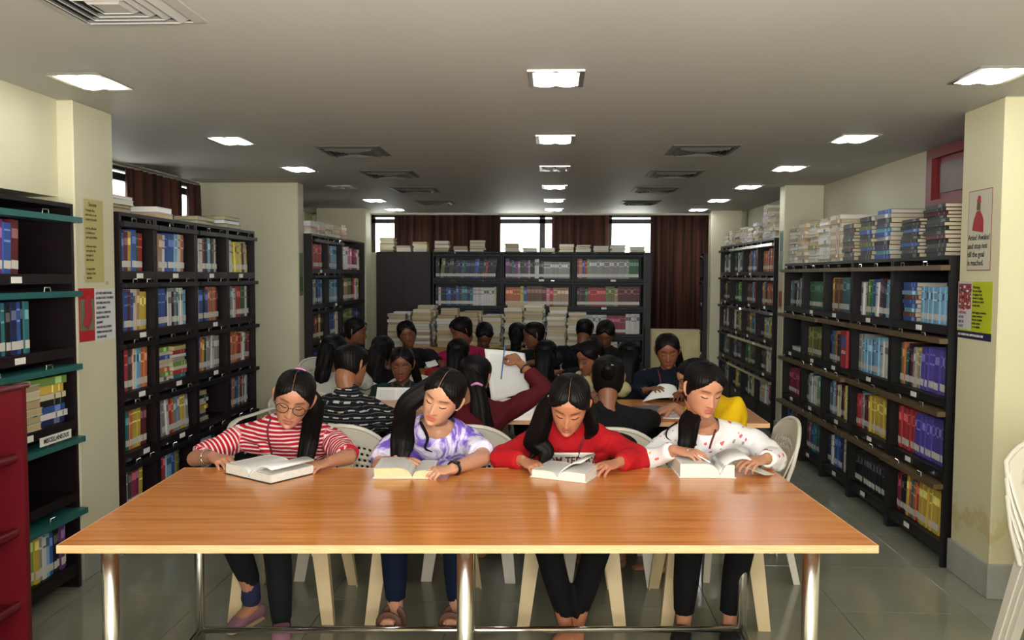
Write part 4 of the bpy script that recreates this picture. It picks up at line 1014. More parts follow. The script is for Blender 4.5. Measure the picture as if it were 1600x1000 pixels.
    rs = np.random.RandomState(5); off = off+sm*(.0011*np.sin(A*37+Z*30)+.0008*np.sin(A*71-Z*40))
    HV = (V+nr*off[:, None])@R.T+Hc; mb = MB(); mb.add(HV, F); ho = mb.build('hair', 'hair', root, smooth=True)
    ul = ho.data.uv_layers.new(name='UVMap'); li = np.empty(len(ho.data.loops), int); ho.data.loops.foreach_get('vertex_index', li)
    # strands run over the crown: coordinate across = local x / angle at the back
    uvv = np.stack([A/(2*PI), Z*4], 1)[li]; ul.data.foreach_set('uv', uvv.ravel().astype(np.float32))
    if part is not None:
        P = []
        for q in range(9):
            zz = .070+(.104-.070)*min(1, q/5) if q < 6 else .1045-(q-5)*.004
            yy = None; 
            aa = math.radians(90-5*part*100 if False else 90); 
            xx = part; f = np.interp(zz, HZ, HF); w_ = np.interp(zz, HZ, HW)
            yv = f*max(.02, 1-(min(.98, abs(xx)/max(w_, .001)))**2.25)**(1/2.25) if q < 6 else -.02*(q-5)
            p_ = np.array([xx, yv, zz]); r_ = p_-np.array([0, -.01, 0]); p_ = p_+r_/np.linalg.norm(r_)*(vol-.0045+(.003 if q > 3 else 0)); P.append(tuple(hw(p_)))
        m = MB(); m.loft(P, [.0005]+[.0009]*4+[.0007, .0005, .0003, .0002], n=6, sub=2); pm = m.build('hair_parting', 'skin', root, smooth=True)
        ca = pm.data.color_attributes.new('Col', 'FLOAT_COLOR', 'POINT'); ca.data.foreach_set('color', list((*[c*.75 for c in lin(skin)], 1))*len(pm.data.vertices))
    for P, Rr in hair.get('locks', []):
        P = [Vector(tuple(hw(p[1]))) if isinstance(p, tuple) and p[0] == 'h' else Vector(p) for p in P]
        m = MB(); kk = hair.get('kk', 5)
        m.loft(P, Rr, n=30, sub=6, ref=hair.get('ref', (0, 1, 0)), fn=lambda t_, a_: 1+.10*np.sin(a_*kk+t_*3)+.06*np.sin(a_*11-t_*5)+.05*np.sin(t_*11+a_)); lo = m.build('hair_length', 'hair', root, smooth=True)
        n_ = 30; ul = lo.data.uv_layers.new(name='UVMap'); li = np.empty(len(lo.data.loops), int); lo.data.loops.foreach_get('vertex_index', li)
        uvv = np.stack([(li % n_)/n_, (li//n_)*.03], 1); ul.data.foreach_set('uv', uvv.ravel().astype(np.float32))
    if 'bun' in hair:
        m = MB(); c = hair['bun']; m.loft([hw((c[0], c[1]+.02, c[2]-.02)), hw((c[0], c[1]-.02, c[2])), hw((c[0], c[1]-.045, c[2]+.012))], [.035, .042, .03], n=20, sub=4, fn=lambda t_, a_: 1+.05*np.sin(a_*9+t_*4)); m.build('hair_bun', 'hair', root, smooth=True)
    if 'clip' in hair:
        c, mt_ = hair['clip']; m = MB(); c = np.array(c, float); m.loft([hw(c+np.array((-.02, 0, -.004))), hw(c), hw(c+np.array((.02, 0, -.004)))], [(.004, .003), (.008, .004), (.004, .003)], n=10, sub=4); m.build('hair_clip', mt_, root, smooth=True)
    if glasses:
        gl = MB()
        for sx in (-1, 1):
            ring = [hw((sx*.0335+.0245*math.cos(a), .1005-.06*abs(sx*.0335+.0245*math.cos(a))**1.2, -.002+.0215*math.sin(a))) for a in np.linspace(0, 2*PI, 25)]
            gl.loft(ring, [.0016]*25, n=6, sub=1, cap=False)
            gl.loft([hw((sx*.058, .0965, .004)), hw((sx*.072, .07, .003)), hw((sx*.079, 0, .002))], [.0014]*3, n=6, sub=2)
        gl.loft([hw((-.0095, .1005, .002)), hw((0, .1035, .005)), hw((.0095, .1005, .002))], [.0015]*3, n=6, sub=3); go = gl.build('glasses', 'ink', root, smooth=True)
        for sx in (-1, 1):
            l_ = MB(); P_ = [hw((sx*.0335+.023*math.cos(a), .0995-.06*abs(sx*.0335+.023*math.cos(a))**1.2, -.002+.020*math.sin(a))) for a in np.linspace(0, 2*PI, 20, endpoint=False)]
            P2 = [p+R@np.array((0, .0008, 0)) for p in P_]; l_.add(P_+P2, [tuple(range(20)), tuple(range(39, 19, -1))]+[(i_, (i_+1) % 20, 20+(i_+1) % 20, 20+i_) for i_ in range(20)]); l_.build('lens', 'lens', go)
    return root, topo, hw, J
def bvh(o, root=None):
    V = mverts(o.data).tolist(); P = [tuple(p.vertices) for p in o.data.polygons]
    for c in (root.children if root else []):
        if c.name.startswith('body'):
            n_ = len(V); V += mverts(c.data).tolist(); P += [tuple(i_+n_ for i_ in p.vertices) for p in c.data.polygons]
    return BVHTree.FromPolygons(V, P)
def on_cloth(tree, px, py, off=.004):
    d = at(px, py, Y=4)-Vector((0, 0, CAM_H)); d.normalize(); h = tree.ray_cast(Vector((0, 0, CAM_H)), d)
    return (h[0]+h[1]*off if h[0] is not None else None)
def ribbon(name, tree, pix, w, mat, root, off=.004):
    P = [on_cloth(tree, px, py, off) for px, py in pix]; P = [p for p in P if p is not None]
    if len(P) < 2: return
    m = MB(); m.loft(P, [(w, .0012)]*len(P), n=8, sub=3, ref=(0, -1, .2)); return m.build(name, mat, root, smooth=True)

FS = {}
def front(eye, Yd, yaw, pitch, roll, cx, neckx, pts, **k):
    """front-row joints from sight lines at stated depths"""
    R = rotm(yaw, pitch, roll); e = at(*eye, Y=Yd); hc = Vector(tuple(np.array(tuple(e))-R@np.array((0, .092, 0))))
    J = dict(neck=(neckx, 3.585, .925), chest=(cx, 3.72, .79), waist=(cx, 3.80, .64), pelvis=(cx, 3.86, .525))
    for kk, v in pts.items(): J[kk] = at(v[0], v[1], Y=v[2]) if len(v) == 3 else v[0]
    return hc, J
simple('pink_plastic', '#c07aa8', .4); simple('metal_bangle', '#cfcfd2', .2, 1); simple('watch_black', '#0c0c0e', .35); simple('mauve_shoe', '#8d6472', .7); simple('cream_sole', '#b59b7c', .6)
simple('brown_leather', '#5a3a2e', .6); simple('tan_sole', '#7c5a44', .6); simple('navy_sock', '#141a3c', .9); simple('black_shoe', '#101013', .5); simple('blue_trim', '#1f5a9a', .5); simple('lanyard', '#5a0f24', .7)
simple('spine_black', '#101012', .4); simple('pen_blue', '#2a5aa8', .4)
def LG(h, k, a, t_): return (Vector(h), Vector(k), at(*a[:2], Y=a[2]), at(*t_[:2], Y=t_[2]))

# -- woman 1: red and white stripes, glasses
hc, J = front((454.5, 638), 3.30, 14, 17, 14, -1.19, -1.13, dict(shA=(380, 682, 3.68), elA=(305, 716, 3.52), wrA=(333, 713, 3.39), tipA=(372, 733, 3.27), shB=(517, 686, 3.68), elB=(546, 713, 3.50), wrB=(515, 722, 3.37), tipB=(462, 736, 3.24)))
g1 = person('young woman in red and white striped top with round glasses, reading', hc, 14, 17, 14, J, 'striped_cloth', 'charcoal_cloth', '#a8755a', '#8a3038', 'elbow', hair=
    dict(front=.066, part=.012, vol=.014, locks=[([('h', (.03, -.07, .01)), at(486, 628, Y=3.46), at(489, 655, Y=3.50), at(483, 685, Y=3.52), at(478, 712, Y=3.50), at(478, 732, Y=3.47)], [(.035, .04), (.040, .035), (.040, .033), (.040, .03), (.036, .026), (.024, .016)])], clip=((.0, -.02, .127), 'pink_plastic')),
    vox=.0029, fine=True, glasses=True, collar=.38, curls=((38, 45, 52, 58), (22, 30, 38, 46)),
    legs=[LG((-1.27, 3.84, .51), (-1.36, 3.42, .50), (392, 925, 3.54), (366, 976, 3.46)), LG((-1.11, 3.84, .51), (-1.15, 3.40, .50), (440, 985, 3.46), (440, 1012, 3.34))], shoes=('shoe', 'cream_sole', 'mauve_shoe', 'navy_sock'))
FS[1] = g1
T1 = bvh(g1[1], g1[0]); ribbon('lanyard', T1, [(424, 655), (419, 670), (421, 690), (425, 710), (427, 722)], .0045, 'lanyard', g1[0])
w0 = J['elA'].lerp(J['wrA'], .72); m = MB()
ang = (J['wrA']-J['elA']).normalized(); s0 = ang.cross(Vector((0, 0, 1))).normalized(); s1 = ang.cross(s0)
m.loft([w0+s0*.031*math.cos(a)+s1*.031*math.sin(a) for a in np.linspace(0, 2*PI, 21)], [.0022]*21, n=6, sub=1, cap=False, ref=tuple(ang)); m.build('bangle', 'metal_bangle', g1[0], smooth=True)

# -- woman 2: purple tie-dye
hc, J = front((679, 633), 3.31, -8, 20, 22, -.54, -.50, dict(shA=(612, 697, 3.68), elA=(592, 728, 3.56), wrA=(620, 719, 3.44), tipA=(662, 726, 3.34), shB=(738, 690, 3.68), elB=(755, 715, 3.50), wrB=(706, 733, 3.28), tipB=(655, 740, 3.20)))
g2 = person('young woman in purple and white tie-dye shirt with black watch, reading', hc, -8, 20, 22, J, 'tie_dye_cloth', 'denim_cloth', '#bb8a6e', '#a8302c', 'short', neck_open=(.072, .075, .0), hair=
    dict(front=.070, part=.010, vol=.016, cover=98, locks=[([('h', (.045, -.04, .03)), at(638, 628, Y=3.42), at(632, 655, Y=3.46), at(628, 685, Y=3.48), at(627, 708, Y=3.46), at(632, 722, Y=3.44)], [(.038, .05), (.042, .042), (.044, .036), (.050, .032), (.044, .026), (.024, .014)]),
        ([at(657, 660, Y=3.44), at(668, 684, Y=3.46), at(664, 700, Y=3.46), at(675, 706, Y=3.45)], [.006, .006, .005, .002])]),
    vox=.0029, fine=True, curls=((30, 34, 38, 44), (75, 85, 90, 95)), thumbin=(.5, .9),
    legs=[LG((-.63, 3.86, .51), (-.66, 3.42, .50), (618, 950, 3.50), (606, 972, 3.40)), LG((-.45, 3.86, .51), (-.40, 3.42, .50), (714, 950, 3.52), (704, 972, 3.42))], shoes=('sandal', 'tan_sole', 'brown_leather'))
w0 = J['elB'].lerp(J['wrB'], .93); ang = (J['wrB']-J['elB']).normalized(); s0 = ang.cross(Vector((0, 0, 1))).normalized(); s1 = -ang.cross(s0)
wt = MB(); wt.loft([w0+s0*.026*math.cos(a)+s1*.0225*math.sin(a) for a in np.linspace(0, 2*PI, 25)], [(.009, .0022)]*25, n=8, sub=1, cap=False, ref=tuple(s0.cross(s1))); wo = wt.build('watch', 'watch_black', g2[0], smooth=True)
up_ = Vector((-.15, -.75, .65)).normalized(); m = MB(); fr_ = np.stack([np.array(ang), np.array(up_.cross(ang).normalized()), np.array(ang.cross(up_.cross(ang)).normalized())], 1)
cpt = w0+(up_-ang*up_.dot(ang)).normalized()*.027; m.box(cpt, (.03, .026, .008), rot=fr_, bev=.002); m.build('watch_face', 'watch_black', wo)

# -- woman 3: red sweatshirt
hc, J = front((886, 655), 3.27, -4, 34, 5, .07, .065, dict(shA=(822, 697, 3.68), elA=(783, 717, 3.52), wrA=(818, 720, 3.40), tipA=(855, 740, 3.28), shB=(956, 694, 3.68), elB=(998, 716, 3.52), wrB=(966, 723, 3.39), tipB=(915, 739, 3.28)))
g3 = person('young woman in red sweatshirt with white printed panel, reading', hc, -4, 34, 5, J, 'red_cloth', 'black_cloth', '#a87052', '#8a3a38', 'long', neck_open=(.058, .022, -.005), hair=
    dict(front=.068, part=.0, vol=.016, cover=88, locks=[([('h', (.05, -.03, .03)), at(853, 638, Y=3.40), at(846, 665, Y=3.42), at(838, 690, Y=3.46), at(852, 706, Y=3.45), at(846, 722, Y=3.43)], [(.03, .04), (.036, .04), (.04, .034), (.046, .03), (.034, .024), (.012, .01)]),
        ([('h', (-.055, -.03, .03)), at(921, 645, Y=3.42), at(924, 668, Y=3.46), at(918, 682, Y=3.50)], [(.02, .035), (.028, .035), (.028, .03), (.014, .014)]),
        ([at(838, 660, Y=3.46), at(825, 690, Y=3.48), at(834, 706, Y=3.48), at(828, 718, Y=3.46)], [.014, .018, .013, .004])], kk=4),
    vox=.0029, fine=True, curls=((34, 40, 48, 55), (20, 30, 40, 50)),
    legs=[LG((-.02, 3.86, .51), (-.03, 3.42, .50), (884, 975, 3.50), (868, 1012, 3.40)), LG((.16, 3.86, .51), (.20, 3.42, .50), (902, 975, 3.54), (898, 1012, 3.44))])
T3 = bvh(g3[1], g3[0]); ribbon('lanyard', T3, [(916, 668), (911, 685), (906, 700), (902, 715)], .004, 'lanyard', g3[0])
def decal(tree, x0, x1, y0, y1, off, nx=14, ny=8):
    V = []; F = []
    for j in range(ny+1):
        for i_ in range(nx+1):
            p = on_cloth(tree, x0+(x1-x0)*i_/nx, y0+(y1-y0)*j/ny, off)
            V.append(p if p is not None else V[-1])
    for j in range(ny):
        for i_ in range(nx): F.append((j*(nx+1)+i_, (j+1)*(nx+1)+i_, (j+1)*(nx+1)+i_+1, j*(nx+1)+i_+1))
    m = MB(); m.add(V, F); return m
pr_ = decal(T3, 848, 928, 707, 731, .0025).build('printed_panel', 'card', g3[0], smooth=True); s_ = pr_.modifiers.new('t', 'SOLIDIFY'); s_.thickness = .0015; s_.offset = -1
pr_['label'] = 'white printed panel with red letters'
def cloth_text(tree, txt, cx, cy, size_px, mat, parent, off=.0045):
    cu = bpy.data.curves.new('t', 'FONT'); cu.body = txt; cu.size = size_px; cu.align_x = 'CENTER'; cu.align_y = 'CENTER'; cu.offset = size_px*.02; cu.resolution_u = 2
    tmp = bpy.data.objects.new('t', cu); COL.objects.link(tmp); me = bpy.data.meshes.new_from_object(tmp.evaluated_get(bpy.context.evaluated_depsgraph_get())); bpy.data.objects.remove(tmp)
    for v in me.vertices:
        p = on_cloth(tree, cx+v.co.x*.9, cy-v.co.y, off)
        if p is not None: v.co = p
    me.materials.clear(); me.name = 'lettering'; o = link(me, 'lettering', mat, parent); return o
cloth_text(T3, 'DOM TED BY', 888, 719, 16, 'lanyard', g3[0])

# -- woman 4: white sweatshirt with small coloured motifs
hc, J = front((1115, 623), 3.31, 18, 20, 2, .665, .645, dict(shA=(1036, 696, 3.68), elA=(1016, 716, 3.54), wrA=(1056, 703, 3.43), tipA=(1116, 716, 3.35), shB=(1176, 690, 3.68), elB=(1212, 716, 3.54), wrB=(1196, 717, 3.43), tipB=(1148, 728, 3.34)))
g4 = person('young woman in white sweatshirt with small coloured prints, reading thick book', hc, 18, 20, 2, J, 'motif_cloth', 'black_cloth', '#b07c60', '#9a4444', 'long', neck_open=(.062, .045, .0), hair=
    dict(front=.066, vol=.013, locks=[([('h', (.03, -.07, .0)), at(1086, 638, Y=3.46), at(1077, 662, Y=3.49), at(1072, 690, Y=3.50), at(1070, 712, Y=3.48)], [(.025, .04), (.032, .036), (.04, .034), (.036, .03), (.022, .014)]),
        ([at(1058, 660, Y=3.52), at(1044, 670, Y=3.52), at(1041, 682, Y=3.52), at(1048, 688, Y=3.52)], [.004, .0035, .003, .001])]),
    vox=.0029, fine=True, curls=((30, 36, 44, 52), (30, 40, 48, 56)),
    hs=.94, legs=[LG((.58, 3.88, .51), (.57, 3.44, .50), (1068, 972, 3.52), (1060, 1005, 3.40)), LG((.76, 3.88, .51), (.78, 3.44, .50), (1140, 972, 3.52), (1140, 1005, 3.40))], shoes=('shoe', 'blue_trim', 'black_shoe'))
T4 = bvh(g4[1], g4[0]); ribbon('lanyard', T4, [(1121, 655), (1117, 672), (1111, 690), (1108, 700)], .0045, 'lanyard', g4[0]); ribbon('lanyard', T4, [(1086, 672), (1085, 685), (1088, 696)], .0045, 'lanyard', g4[0])

# -- everyone behind: joints derived from the head, the facing direction and what the hands do
def sitter(label, hx, hy, Yd, yaw, pitch, roll, top, hair, skin='#7c5038', male=False, lean=1.0, over=None, zneck=.155, **k):
    hc = at(hx, hy, Y=Yd); f = Vector((math.sin(math.radians(k.get('byaw', yaw))), -math.cos(math.radians(k.pop('byaw', yaw))), 0)); l = Vector((0, 0, 1)).cross(f)
    if l.dot(Vector((1, 0, 0))) < -.01 or abs(f.y) < .1 and l.y < 0: pass
    # B side is on the person's left
    sw = .205 if male else .175
    nb = hc-f*.07*lean-Vector((0, 0, zneck)); z0 = hc.z
    J = dict(neck=nb, chest=Vector((hc.x, hc.y, z0-.30))-f*.15*lean, waist=Vector((hc.x, hc.y, (z0-.30+.52)/2))-f*.22*lean, pelvis=Vector((hc.x, hc.y, .525))-f*.27*lean)
    for s, sg in (('A', -1), ('B', 1)):
        J['sh'+s] = nb-f*.05+l*sg*sw-Vector((0, 0, .055)); J['el'+s] = Vector((nb.x, nb.y, .80))+f*.10+l*sg*(sw+.05)
        J['wr'+s] = Vector((nb.x, nb.y, .80))+f*.30+l*sg*.10; J['tip'+s] = Vector((nb.x, nb.y, .79))+f*.44+l*sg*.03
    for kk, v in (over or {}).items(): J[kk] = at(*v[:2], Y=v[2])
    kw = dict(sleeve='long', vox=.0065); kw.update(k)
    return person(label, hc, yaw, pitch, roll, J, top, skin=skin, male=male, hair=hair, **kw)
def longback(L=.42, w=.07, x=0, d=-.085):
    return [([('h', (x, d+.03, .05)), ('h', (x, d-.02, -.03)), ('h', (x*1.1, d-.045, -.13)), ('h', (x*1.2, d-.06, -.05-L*.55)), ('h', (x*1.2, d-.05, -.05-L))], [(w*.7, .04), (w, .045), (w, .04), (w*.95, .035), (w*.55, .02)])]
sit = {}
sit[5] = sitter('man with short hair in black shirt with white dashes, back to camera', 549, 570, 4.5, 150, 18, -4, 'dash_cloth', dict(front=.072, vol=.012), '#8a5a3e', True, byaw=178, vox=.005, collar=.25, sleeve='short',
    over=dict(shA=(607, 652, 4.44), shB=(492, 642, 4.44), elA=(628, 690, 4.62), wrA=(600, 668, 4.85), tipA=(590, 664, 4.95)), brows=False)
sit[6] = sitter('woman with pink hair tie and ponytail in maroon, raising her arm', 742, 588, 4.42, 165, 8, 3, 'maroon_cloth', dict(vol=.016, front=.07, locks=[([('h', (0, -.08, .02)), at(746, 612, Y=4.30), at(751, 645, Y=4.27), at(754, 680, Y=4.26), at(752, 705, Y=4.26)], [(.045, .04), (.04, .035), (.052, .035), (.055, .035), (.035, .02)])]),
    '#8a5a3e', vox=.005, over=dict(shA=(790, 645, 4.42), shB=(706, 645, 4.42), elA=(850, 607, 4.52), wrA=(812, 567, 4.62), tipA=(790, 548, 4.70)), handup=dict(A=(.4, -.8, .4)), sleeve='three', curls=((60, 70, 75, 80), (35, 40, 45, 50)), brows=False)
m = MB(); m.loft([at(737, 602, Y=4.27), at(745, 599, Y=4.255), at(753, 602, Y=4.27)], [.006, .0075, .006], n=8, sub=3); m.build('hair_tie', 'pink_plastic', sit[6][0], smooth=True)
J6 = sit[6][3]; w0 = J6['elA'].lerp(J6['wrA'], .78); ang = (J6['wrA']-J6['elA']).normalized(); s0 = ang.cross(Vector((0, 0, 1))).normalized(); s1 = ang.cross(s0); m = MB()
m.loft([w0+s0*.031*math.cos(a)+s1*.031*math.sin(a) for a in np.linspace(0, 2*PI, 21)], [.004]*21, n=6, sub=1, cap=False, ref=tuple(ang)); m.build('wristband', 'watch_black', sit[6][0], smooth=True)
m = MB(); m.loft([at(783, 592, Y=4.66), at(789, 540, Y=4.70)], [.004, .004], n=8, sub=1); pn = m.build('pen', 'pen_blue', None, smooth=True); tag(pn, 'blue and white pen held up in front of the large sheet', 'pen')
sit[7] = sitter('woman in black with pinned-up hair and clip, back to camera', 950, 590, 4.32, 176, 10, 0, 'black_cloth', dict(vol=.018, front=.07, bun=(0, -.10, .03), clip=((.006, -.155, .058), 'metal_bangle')), '#7c5038', vox=.005, over=dict(shA=(1010, 655, 4.32), shB=(888, 655, 4.32)), brows=False)
sit[8] = sitter('bearded man with glasses in yellow shirt, seated sideways', 1086, 592, 4.42, -74, 14, 0, 'yellow_cloth', dict(front=.058, vol=.008), '#a87556', True, byaw=-60, vox=.005, glasses=True, beard=True, sleeve='three',
    over=dict(neck=(1108, 632, 4.46), shA=(1112, 648, 4.60), shB=(1148, 636, 4.34), elA=(1085, 655, 4.78), wrA=(1052, 635, 4.78), tipA=(1018, 648, 4.80), elB=(1130, 690, 4.28), wrB=(1085, 700, 4.42), tipB=(1060, 690, 4.55), chest=(1132, 690, 4.42), waist=(1140, 740, 4.42), pelvis=(1142, 790, 4.42)), brows=True)
sit[9] = sitter('woman in dark green top with maroon lanyard, facing camera behind book', 628, 568, 5.62, 4, 12, 2, 'green_cloth', dict(front=.066, part=0, vol=.014, cover=100, locks=[([('h', (-.06, -.03, .0)), at(652, 590, Y=5.7), at(655, 615, Y=5.72)], [.03, .03, .015])]), '#6e432e', vox=.0045,
    over=dict(elA=(583, 640, 5.55), elB=(672, 640, 5.55), wrA=(593, 634, 5.42), wrB=(662, 634, 5.42), tipA=(600, 622, 5.33), tipB=(654, 622, 5.33)))
T9 = bvh(sit[9][1]); ribbon('lanyard', T9, [(612, 598), (614, 604), (616, 612)], .006, 'lanyard', sit[9][0]); ribbon('lanyard', T9, [(641, 597), (639, 604), (637, 612)], .006, 'lanyard', sit[9][0])
sit[10] = sitter('woman in navy top facing camera, reading a white sheet', 1043, 547, 5.66, -6, 18, -3, 'navy_cloth', dict(front=.066, vol=.013, locks=[([('h', (-.05, -.06, .0)), at(1064, 575, Y=5.78), at(1066, 600, Y=5.75)], [.03, .03, .012])]), '#7a4a34', vox=.0045,
    over=dict(elA=(1000, 612, 5.62), wrA=(1010, 610, 5.45), tipA=(1032, 604, 5.36)))
T10 = bvh(sit[10][1]); ribbon('lanyard', T10, [(1029, 578), (1031, 588), (1033, 598)], .005, 'lanyard', sit[10][0])
sit[11] = sitter('person in pale yellow shirt with dark hair, bent over the second table', 922, 558, 5.62, -50, 25, 8, 'pale_yellow_cloth', dict(front=.066, vol=.014), '#7a4e38', vox=.006, byaw=-12, over=dict(shA=(872, 606, 5.66), shB=(945, 600, 5.8), elA=(860, 636, 5.56)))
T11 = bvh(sit[11][1]); ribbon('lanyard', T11, [(908, 585), (914, 598), (920, 612)], .006, 'lanyard', sit[11][0])
ot = [
 ('woman in white with long black hair, behind the striped-shirt man', 522, 548, 5.75, 168, 12, 0, 'grey_white_cloth', dict(vol=.017, locks=longback(.22, .055)), dict(over=dict(shA=(555, 585, 5.75), shB=(498, 585, 5.75)))),
 ('person with dark hair in profile beside the far left pillar', 556, 517, 7.1, 85, 10, 0, 'charcoal_cloth', dict(vol=.016), dict(byaw=60)),
 ('woman in dark top tilting her head, facing camera by the stacks', 636, 521, 7.25, 10, 14, -14, 'charcoal_cloth', dict(vol=.014, front=.066), dict(over=dict(elB=(672, 556, 7.15), wrB=(690, 568, 7.0), tipB=(702, 571, 6.95)))),
 ('person with full dark hair in magenta top at the far table', 721, 516, 7.2, -60, 25, 0, 'magenta_cloth', dict(vol=.018), dict(byaw=0, over=dict(shA=(690, 560, 7.2)))),
 ('short-haired person with head bowed before the middle book stacks', 757, 523, 7.85, 5, 45, 0, 'charcoal_cloth', dict(vol=.014), {}),
 ('woman in bright red with long straight hair, back to camera', 716, 553, 6.25, 175, 8, 0, 'bright_red_cloth', dict(vol=.018, locks=longback(.30, .06)), {}),
 ('woman in mustard top with hair down, farthest in the middle', 808, 522, 8.15, 178, 10, 0, 'mustard_cloth', dict(vol=.016, locks=longback(.18, .05)), dict(legs_ok=1)),
 ('person seen in profile beside the woman in mustard', 834, 523, 7.4, -75, 14, 0, 'charcoal_cloth', dict(vol=.014), dict(byaw=-30)),
 ('woman with very long black hair, back to camera, centre of the room', 853, 555, 6.25, 176, 8, 0, 'black_cloth', dict(vol=.018, locks=longback(.42, .07)), {}),
 ('short-haired man in black before the right back bookcase', 914, 516, 7.95, 160, 14, 0, 'black_cloth', dict(vol=.011), dict(male=True)),
 ('dark-haired person bowed toward camera left of the dark end panel', 946, 521, 7.4, -8, 38, 4, 'charcoal_cloth', dict(vol=.016), {}),
 ('woman with long loose black hair behind the pinned-up hair woman', 984, 555, 6.35, 172, 8, 0, 'navy_cloth', dict(vol=.02, locks=longback(.40, .08)), {}),
 ('dark-haired woman in black between the striped-shirt man and green top', 598, 548, 6.4, 170, 14, 0, 'black_cloth', dict(vol=.019, locks=longback(.34, .07)), {}),
]
for lb, hx, hy, Yd, yaw, pitch, roll, top, hr, kw in ot:
    kw = dict(kw); kw.pop('legs_ok', None); kw.setdefault('vox', .008); kw.setdefault('skin', '#6e4430')
    by = math.radians(kw.get('byaw', yaw)); p_ = at(hx, hy, Y=Yd); lb2 = lb.split(',')[0].split(' with ')[0].split(' in profile')[0]
    sitter(lb, hx, hy, Yd, yaw, pitch, roll, top, hr, **kw)
    fx, fy = math.sin(by), -math.cos(by); cx_, cy_ = p_.x-fx*.24, p_.y-fy*.24
    if any(o_.name.startswith('plastic_chair') and math.hypot(o_.location.x-cx_, o_.location.y-cy_) < .40 for o_ in COL.objects): continue
    make_chair('plastic chair under the '+' '.join(lb.split()[:11]), (cx_, cy_, 0), by, 'white_plastic', group='plastic chairs at the far table')

# ================================================================== BOOKS AND PAPERS ON THE TABLES
t = NT('printed_page', .7, base='#dcdcd8'); wv = t.n('ShaderNodeTexWave', bands_direction='Y'); wv.inputs['Scale'].default_value = 38; wv.inputs['Distortion'].default_value = .0
uvn = t.n('ShaderNodeUVMap'); t.l(uvn.outputs[0], wv.inputs[0]); nz = t.noise(60, 2, uvn.outputs[0])
lm = t.math('MULTIPLY', t.math('GREATER_THAN', wv.outputs['Fac'], .62), t.math('GREATER_THAN', nz.outputs[0], .44))
sp_ = t.n('ShaderNodeSeparateXYZ'); t.l(uvn.outputs[0], sp_.inputs[0])
def inside(ax_, lo, hi): return t.math('MULTIPLY', t.math('GREATER_THAN', sp_.outputs[ax_], lo), t.math('LESS_THAN', sp_.outputs[ax_], hi))
lm = t.math('MULTIPLY', lm, t.math('MULTIPLY', inside(0, .1, .9), inside(1, .08, .92)))
t.base(t.mix(t.math('MULTIPLY', lm, .42), '#dcdcd8', '#3a3a40')); M['page_print'] = t.m
simple('page_edge', '#d2cfc6', .8, var=.06, scale=60); simple('page_edge_cream', '#c9bb90', .8, var=.08, scale=60)
def page_sheet(mb, P0, P1, nu=14, nv=2, dy=None):
    pass
def open_book(label, c, rz, L, R_, d, tl, tr_, edge='page_edge', cover='card', lift=None):
    """spine along local Y, left block thickness tl and width L, right block tr_ and width R_"""
    root = thing('open_book', label, 'book', c, rz)
    def prof(x):   # top height of the block across x
        if x < 0:
            u = min(1, -x/L); return tl*(1-math.exp(-u*9))*.93+tl*.07-.004*u
        u = min(1, x/R_); return tr_*(1-math.exp(-u*9))*.93+tr_*.07-.004*u
    xs = [-L+(L+R_)*k/36 for k in range(37)]
    m = MB(); V = []; F = []
    for x in xs:
        for y in (-d/2, d/2): V += [(x, y, .0025), (x+(.010 if x > 0 else -.010)*0, y, .0025+prof(x))]
    for k in range(36):
        a = k*4; b_ = a+4; F += [(a, b_, b_+1, a+1), (a+2, a+3, b_+3, b_+2), (a, a+2, b_+2, b_)]
    F += [(0, 1, 3, 2), (144, 146, 147, 145)]; m.add(V, F); m.build('page_block', edge, root)
    m = MB(); V = []; F = []
    for x in xs:
        for y in (-d/2+.0005, d/2-.0005): V.append((x, y, .0032+prof(x)))
    for k in range(36): F.append((k*2, k*2+2, k*2+3, k*2+1))
    m.add(V, F); o = m.build('printed_page', 'page_print', root, smooth=True); ul = o.data.uv_layers.new(name='UVMap')
    for lp in o.data.loops:
        v = o.data.vertices[lp.vertex_index].co; ul.data[lp.index].uv = ((v.x+L)/L if v.x < 0 else v.x/R_, (v.y+d/2)/d)
    m = MB(); m.box(((R_-L)/2, 0, .00125), (L+R_+.012, d+.012, .0025)); m.build('cover', cover, root)
    if lift:
        for (ang, wd, th_, curl, mat) in lift:   # pages being turned, hinged at the gutter
            m = MB(); V = []; F = []; n_ = 12
            p = Vector((0, 0, .004+tr_*.12)); a = math.radians(ang); pts = []
            for q in range(n_+1):
                pts.append(p.copy()); p = p+Vector((math.cos(a), 0, math.sin(a)))*wd/n_; a += math.radians(curl)/n_
            for q, p in enumerate(pts):
                for y in (-d/2, d/2): V.append((p.x, y, p.z))
            for q in range(n_): F.append((q*2, q*2+2, q*2+3, q*2+1))
            m.add(V, F); o = m.build('turned_page', mat, root, smooth=True); s_ = o.modifiers.new('t', 'SOLIDIFY'); s_.thickness = th_; s_.offset = 1
            ul = o.data.uv_layers.new(name='UVMap')
            for lp in o.data.loops: v_ = lp.vertex_index; ul.data[lp.index].uv = ((v_//2)/n_, v_ % 2)
    return root
TZ = .7508
open_book('thick open white book before the woman in stripes', (-1.125, 3.265, TZ), math.radians(-33), .15, .13, .21, .042, .034, lift=[(52, .15, .006, -75, 'page_print')], cover='spine_black')
open_book('open cream-paged book before the woman in tie-dye', (-.555, 3.325, TZ), math.radians(3), .15, .085, .19, .040, .030, 'page_edge_cream')
open_book('open white book before the woman in red', (.055, 3.33, TZ), math.radians(-22), .11, .115, .18, .030, .036, lift=[(62, .12, .003, -60, 'page_print')])
open_book('very thick open book with red margin line before the woman in white', (.665, 3.41, TZ), math.radians(2), .16, .055, .18, .056, .052, lift=[(70, .15, .006, -95, 'page_print')])
